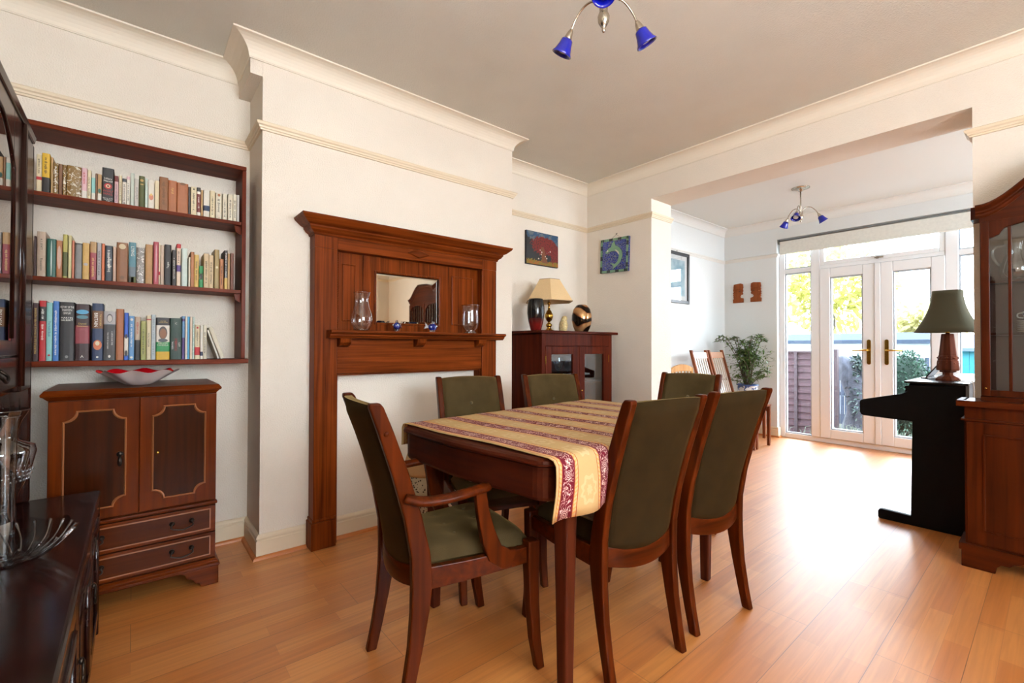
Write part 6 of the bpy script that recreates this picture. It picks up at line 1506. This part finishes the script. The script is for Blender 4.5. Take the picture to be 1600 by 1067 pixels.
s1 = thing('garden_shed', 'long white garden shed with a grey felt roof beyond the fence', 'shed', (-2.9, 11.6, -0.30))
MB().box(-4.0, -1.42, 11.0, 12.6, -0.30, 1.12).build('wall', plain('shed_white', (222, 226, 228), 0.8), s1, w=True)
MB().prism([(10.85, 1.12), (10.85, 1.19), (11.2, 1.33), (12.8, 1.36), (12.8, 1.12)], 'x', -4.1, -1.36).build('roof', plain('shed_felt', (36, 46, 60), 0.9, noise=0.15), s1, w=True)
s2 = thing('teal_shed', 'small teal painted shed with a grey roof, seen right of the lamp', 'shed', (-0.4, 10.5, -0.30))
TEAL = plain('teal_boards', (24, 104, 114), 0.6, noise=0.12, nscale=10)
tw = MB()
for k in range(16): tw.box(-0.98+0.09*k, -0.893+0.09*k, 10.0, 10.03, -0.30, 1.0)
tw.box(-0.97, 0.45, 10.03, 11.2, -0.30, 1.0); tw.build('wall', TEAL, s2, w=True)
MB().prism([(9.88, 0.99), (9.88, 1.04), (10.7, 1.27), (11.3, 1.04), (11.3, 0.99)], 'x', -1.03, 0.55).build('roof', plain('slate_roof', (66, 80, 100), 0.8), s2, w=True)
f2 = thing('picket_fence', 'dark upright board fence behind the tree stump and the bush', 'fence', (-1.2, 9.6, -0.30))
pk = MB()
for k in range(33): pk.box(-3.03+0.062*k, -2.976+0.062*k, 9.6, 9.62, -0.30, 0.88+0.01*(k % 2))
pk.build('boards', plain('dark_fence', (48, 54, 68), 0.85), f2, w=True)
MB().box(-3.05, -0.98, 9.62, 9.65, 0.2, 0.26).box(-3.05, -0.98, 9.62, 9.65, 0.66, 0.72).build('rail', plain('dark_fence', (48, 54, 68), 0.85), f2, w=True)
def leafmat(name, rgb):
    m = bpy.data.materials.new(name); m.use_nodes = True; N = m.node_tree.nodes; L = m.node_tree.links; N.clear()
    o = N.new('ShaderNodeOutputMaterial'); d = N.new('ShaderNodeBsdfDiffuse'); t = N.new('ShaderNodeBsdfTranslucent'); mx = N.new('ShaderNodeMixShader'); mx.inputs[0].default_value = 0.5
    tc = N.new('ShaderNodeTexCoord'); n = N.new('ShaderNodeTexNoise'); n.inputs['Scale'].default_value = 1.6; L.new(tc.outputs['Object'], n.inputs['Vector'])
    c = nmix(N, L, n.outputs[0], lin(tuple(x*0.6 for x in rgb)), lin(rgb))
    L.new(c, d.inputs[0]); L.new(c, t.inputs[0]); L.new(d.outputs[0], mx.inputs[1]); L.new(t.outputs[0], mx.inputs[2]); L.new(mx.outputs[0], o.inputs[0])
    return m
TL = leafmat('sunlit_leaves', (206, 204, 118)); TL2 = leafmat('sunlit_leaves_pale', (212, 206, 150))
for k, (x, y, r, h, mt_, lb) in enumerate(((-7.4, 15.5, 1.9, 3.0, TL2, 'sunlit yellow-green tree seen through the left side light'), (-4.0, 14.5, 1.5, 2.7, TL, 'sunlit yellow-green tree seen through the left garden door'), (-2.3, 16.0, 0.9, 1.5, TL2, 'low sunlit tree seen through the bottom of the right garden door'))):
    t = thing('garden_tree', lb, 'tree', (x, y, -0.30), group='sunlit trees beyond the sheds')
    MB().tube(catmull([(x, y, -0.30), (x+0.1, y, h*0.5), (x-0.05, y, h)], 6), 0.09, 8).build('trunk', plain('bark', (70, 62, 58), 0.95, noise=0.3, nscale=20), t, w=True)
    leafball('crown', (x, y, h), (r, r*0.8, r*0.85), 1500 if k < 2 else 800, 0.26, mt_, t, 20+k, 0.35)
